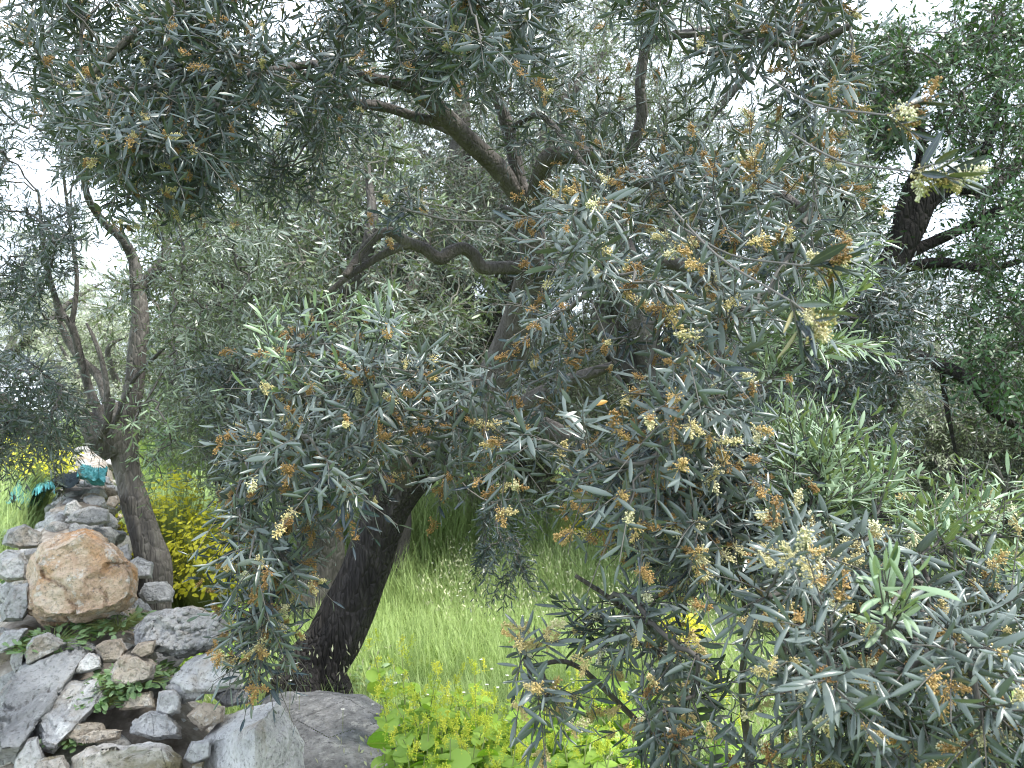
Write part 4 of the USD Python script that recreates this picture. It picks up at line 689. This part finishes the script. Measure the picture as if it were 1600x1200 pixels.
tag(part(None, 'meadow_grass', m, 'grass_blade'), 'bright green meadow grass around and behind the leaning trunk', 'grass', None, 'stuff')
n = 1500; y = 3.4 + 8 * g.random(n); x = g.uniform(-1, 1, n) * (y * .7); ok = (x > xc(np.minimum(y, 12.5)) + .7) & (meshkit.noise(np.c_[x, y, 0 * x] * .9, 12) > .5); x, y = x[ok], y[ok]
c = np.c_[x, y, ground_z(x, y) + g.uniform(.2, .42, len(x))]; ms = []
for k in range(5):
    a = k * 1.2566 + g.uniform(0, .4, len(c)); ms.append(leaf_mesh(c, np.c_[np.cos(a), np.sin(a), .25 + 0 * a], np.tile([[0, 0, 1.]], (len(c), 1)), g.uniform(.008, .014, len(c)), np.full(len(c), .008), np.zeros(len(c)), np.full(len(c), .2), np.zeros(len(c)), LO)[:2])
st = tubes(np.stack([c - [0, 0, .35], c - [0, 0, .15], c], 1), np.full((len(c), 3), .0012), 3)
tag(part(None, 'white_flowers', join(ms), 'white_petal'), 'tiny white wild flowers scattered through the meadow grass', 'flowers', None, 'stuff')
tag(part(None, 'flower_stalks', st, 'green_stem'), 'thin green stalks of the white wild flowers in the grass', 'flower stalks', None, 'stuff')

n = 34000; y = 2.8 + 9 * g.random(n); x = g.uniform(-1, 1, n) * (y * .7 + .2); ok = (np.abs(x - xc(np.minimum(y, 12.5))) > .7) & ~(((x + 1.0) / .6) ** 2 + ((y - 3.5) / .7) ** 2 < 1) & (meshkit.noise(np.c_[x * .8, y * .8, 0 * x], 15) > .35); x, y = x[ok], y[ok]; n = len(x)
v, f, uv = leaf_mesh(np.c_[x, y, ground_z(x, y) + g.uniform(.14, .38, n)], np.c_[g.normal(0, .5, (n, 2)), np.ones(n)], g.normal(0, 1, (n, 3)), g.uniform(.02, .045, n), g.uniform(.006, .011, n) * np.maximum(1, y / 5), np.zeros(n), np.full(n, .3), np.zeros(n), LO)
tag(part(None, 'grass_seed_heads', (v, f), 'seed_head'), 'pale seed heads standing over the meadow grass', 'grass', None, 'stuff')

# ------------------------------------------------------------------ yellow-green perfoliate plants (round leaves in tiers, yellow heads)
def perfoliate(seed, loc, label, h=.5):
    g = rs(seed); t = thing('perfoliate_plant', label, 'plant', loc, 'yellow-green plants along the flat rock'); o = np.array(loc, float)
    for s in range(3):
        top = o + [g.normal(0, .09), g.normal(0, .09), h * g.uniform(.75, 1.1)]; pts = catmull([o + g.normal(0, .015, 3) * [1, 1, 0], o * .5 + top * .5 + g.normal(0, .02, 3), top], 8)
        part(t, 'stem', tubes(pts[None], np.linspace(.0045, .002, 8)[None], 6), 'green_stem')
        for j, u in enumerate(np.linspace(.3, .92, 6)):
            c = pts[int(u * 7)]; a = j * 1.57 + g.uniform(-.4, .4); R = .055 * g.uniform(.7, 1.25) * (1.15 - .5 * u)
            for q in (0, math.pi):
                ax = np.array([[math.cos(a + q), math.sin(a + q), g.uniform(-.1, .45)]])
                v, f, uv = leaf_mesh(c[None] - ax * R * .3, ax, np.array([[0, 0, 1.]]) + g.normal(0, .25, (1, 3)), np.array([R * 2.1]), np.array([R * 1.75]), np.array([-.25]), np.array([g.uniform(.2, .9)]), np.array([0.]), HI, .5, .45)
                part(t, 'leaf', (v, f), 'yellow_leaf', uv=uv)
        for k in range(3):
            e = top + g.normal(0, .03, 3) + [0, 0, .03]; m = bud_cluster(e - [0, 0, .03], np.array([g.normal(0, .3), g.normal(0, .3), 1.]), .05, g, 30); part(t, 'flower_head', m, 'umbel')
    return t
spots = [(640, 1120, 3.05), (690, 1090, 3.25), (660, 1180, 2.8), (730, 1165, 2.9), (790, 1185, 2.8), (850, 1120, 3.1), (905, 1130, 3.05), (870, 1190, 2.8), (940, 1190, 2.8), (700, 1210, 2.7), (960, 1110, 3.2), (630, 1220, 2.65), (760, 1225, 2.65), (820, 1230, 2.65), (1000, 1170, 2.9), (720, 1060, 3.6), (650, 1075, 3.5), (1050, 1200, 2.8), (1120, 1190, 2.9), (900, 1235, 2.65)] + [(625, 1160, 2.95), (675, 1140, 3.0), (705, 1130, 3.1), (755, 1130, 3.1), (780, 1150, 3.0), (815, 1150, 3.0), (835, 1175, 2.9), (870, 1150, 3.05), (920, 1170, 2.9), (690, 1185, 2.8), (735, 1200, 2.75), (785, 1215, 2.7), (850, 1215, 2.7), (940, 1215, 2.7), (665, 1225, 2.65), (980, 1200, 2.75)]
gp = rs(17); protos = []
PLAB = ['yellow-green round-leaved plant ' + q for q in ['touching the right edge of the flat rock', 'just behind the right end of the flat rock', 'covering the lower right corner of the flat rock', 'in the middle of the patch right of the flat rock', 'at the bottom edge below the two grey stones', 'right of the larger grey stone', 'under the tip of the lowest left olive spray', 'at the bottom edge, right of the larger grey stone', 'at the bottom edge left of the bottom olive sprays', 'at the bottom edge right of the flat rock', 'behind the patch, under the hanging thin twigs', 'cut by the bottom edge in front of the flat rock', 'cut by the bottom edge below the small grey stone', 'cut by the bottom edge in the middle of the patch', 'between the thin hanging olive twigs', 'at the back of the patch by the meadow grass', 'beside the blue-green leafy plant at the trunk foot', 'seen between olive leaves right of the hanging twigs', 'farthest right, behind the nearest olive stems', 'cut by the bottom edge at the right end of the patch']] + ['yellow-green round-leaved plant within the dense lime patch right of the flat rock'] * 16
for i, (x, y, d) in enumerate(spots):
    p = P(x, y, d); p[2] = ground_z(p[0], p[1])
    if i < 4: protos.append(perfoliate(400 + i, p, PLAB[i]))
    else: copy_of(protos[i % 4], 'perfoliate_plant', PLAB[i], 'plant', p, gp.uniform(0, 360), gp.uniform(.75, 1.15), 'yellow-green plants along the flat rock')
# blue-green leafy plant at the foot of the trunk
def herb(name, loc, r, h, n, label, seed, mat='herb_leaf', L=.035, wide=.55, cat='plant', up=.5, shell=False):
    g = rs(seed); t = thing(name, label, cat, loc); o = np.array(loc, float); a = g.uniform(0, 6.28, n); rr = r * np.sqrt(g.random(n))
    c = o + np.c_[np.cos(a) * rr, np.sin(a) * rr, h * g.uniform(.3, 1, n) * (1 - .45 * (rr / r) ** 2)]
    A = np.c_[np.cos(a), np.sin(a), g.uniform(-.1, up, n)] + g.normal(0, .4, (n, 3)); l = L * g.uniform(.6, 1.3, n); Nn = np.tile([[0, 0, 1.]], (n, 1)) + g.normal(0, .3, (n, 3))
    if shell:
        u = nrm(g.normal(size=(n, 3))); u[:, 2] = np.abs(u[:, 2]); k = g.uniform(.7, 1.05, n)[:, None]; lump = .75 + .5 * meshkit.noise(u * 2.5 + seed, seed)[:, None]
        c = o + [0, 0, h * .3] + u * k * lump * [r, r, h * .62]; Nn = u + [0, 0, .7] + g.normal(0, .35, (n, 3)); A = np.cross(Nn, g.normal(size=(n, 3)))
    v, f, uv = leaf_mesh(c, A, Nn, l, l * .6, g.uniform(-.1, .5, n), g.uniform(0, .9, n), g.normal(0, .2, n), MID, .7, .42)
    part(t, 'leaves', (v, f), mat, uv=uv, kind='stuff')
    st = np.stack([np.broadcast_to(o, c.shape) + (c - o) * [.25, .25, 0], (o + c) / 2 * [1, 1, 1] + [0, 0, .01], c], 1); part(t, 'stems', tubes(st, np.full((n, 3), .0012), 3), 'green_stem', kind='stuff'); return t
p = hit(578, 1082, lambda X, Y: ground_z(X, Y)); herb('leafy_plant', p, .17, .16, 90, 'blue-green leafy plant at the foot of the leaning trunk', 501, 'herb_leaf', .05)
for i, (x, y, r, h, n, lab) in enumerate([(85, 1015, .12, .07, 90, 'leafy green weed above the big slanting slab'), (210, 1072, .12, .07, 100, 'green weed between the beige stones and the grey slab'), (160, 1105, .08, .07, 70, 'small green weed beside the second slab'), (185, 985, .12, .06, 80, 'green weed right under the tan boulder'),
                                        (35, 905, .1, .06, 60, 'green weed left of the tan boulder'), (190, 835, .09, .09, 60, 'pale green weed between the tan boulder and the pollarded trunk'), (235, 895, .12, .07, 80, 'grey-green weed at the foot of the pollarded trunk'), (110, 1165, .05, .05, 40, 'tiny weed over the brown-stained boulder'), (250, 1015, .08, .06, 60, 'green weed in front of the conglomerate boulder'), (20, 845, .1, .08, 60, 'green weed at the left edge of the wall top')]):
    p = hit(x, y); p = p + (EYE - p) * .05 + [0, 0, .0]; herb('wall_weed', p, r * 1.25, h * 1.2, n * 2, lab, 520 + i, 'herb_leaf', .034)
# yellow flowering bushes
for i, (x, y, d, r, h, n, lab) in enumerate([(268, 850, 6.4, .5, 1.25, 1500, 'bright yellow flowering bush right of the pollarded trunk'), (335, 850, 6.0, .34, .95, 900, 'low yellow bush between the pollarded trunk and the hanging olive sprays'), (1062, 965, 5.2, .2, .34, 260, 'small bright yellow flowering plant in the meadow under the low stub branch'),
                                            (30, 780, 8., .5, .75, 700, 'yellow bush behind the wall at the left edge'), (70, 760, 9.5, .5, .6, 500, 'second yellow bush farther behind the wall at the left edge'), (330, 950, 4.9, .28, .35, 350, 'yellow-green bush at the meadow edge beside the stones'), (380, 920, 5.4, .3, .4, 350, 'yellow-green bush behind the hanging sprays left of the leaning trunk'), (930, 850, 9., .5, .4, 400, 'yellowish bush far off in the bright gap of the meadow')]):
    p = P(x, 800, d); p[2] = ground_z(p[0], p[1])
    herb('yellow_bush', p, r, h, n, lab, 560 + i, 'bush_leaf' if i not in (5, 6) else 'yellow_leaf', .05, cat='bush', up=1., shell=True)
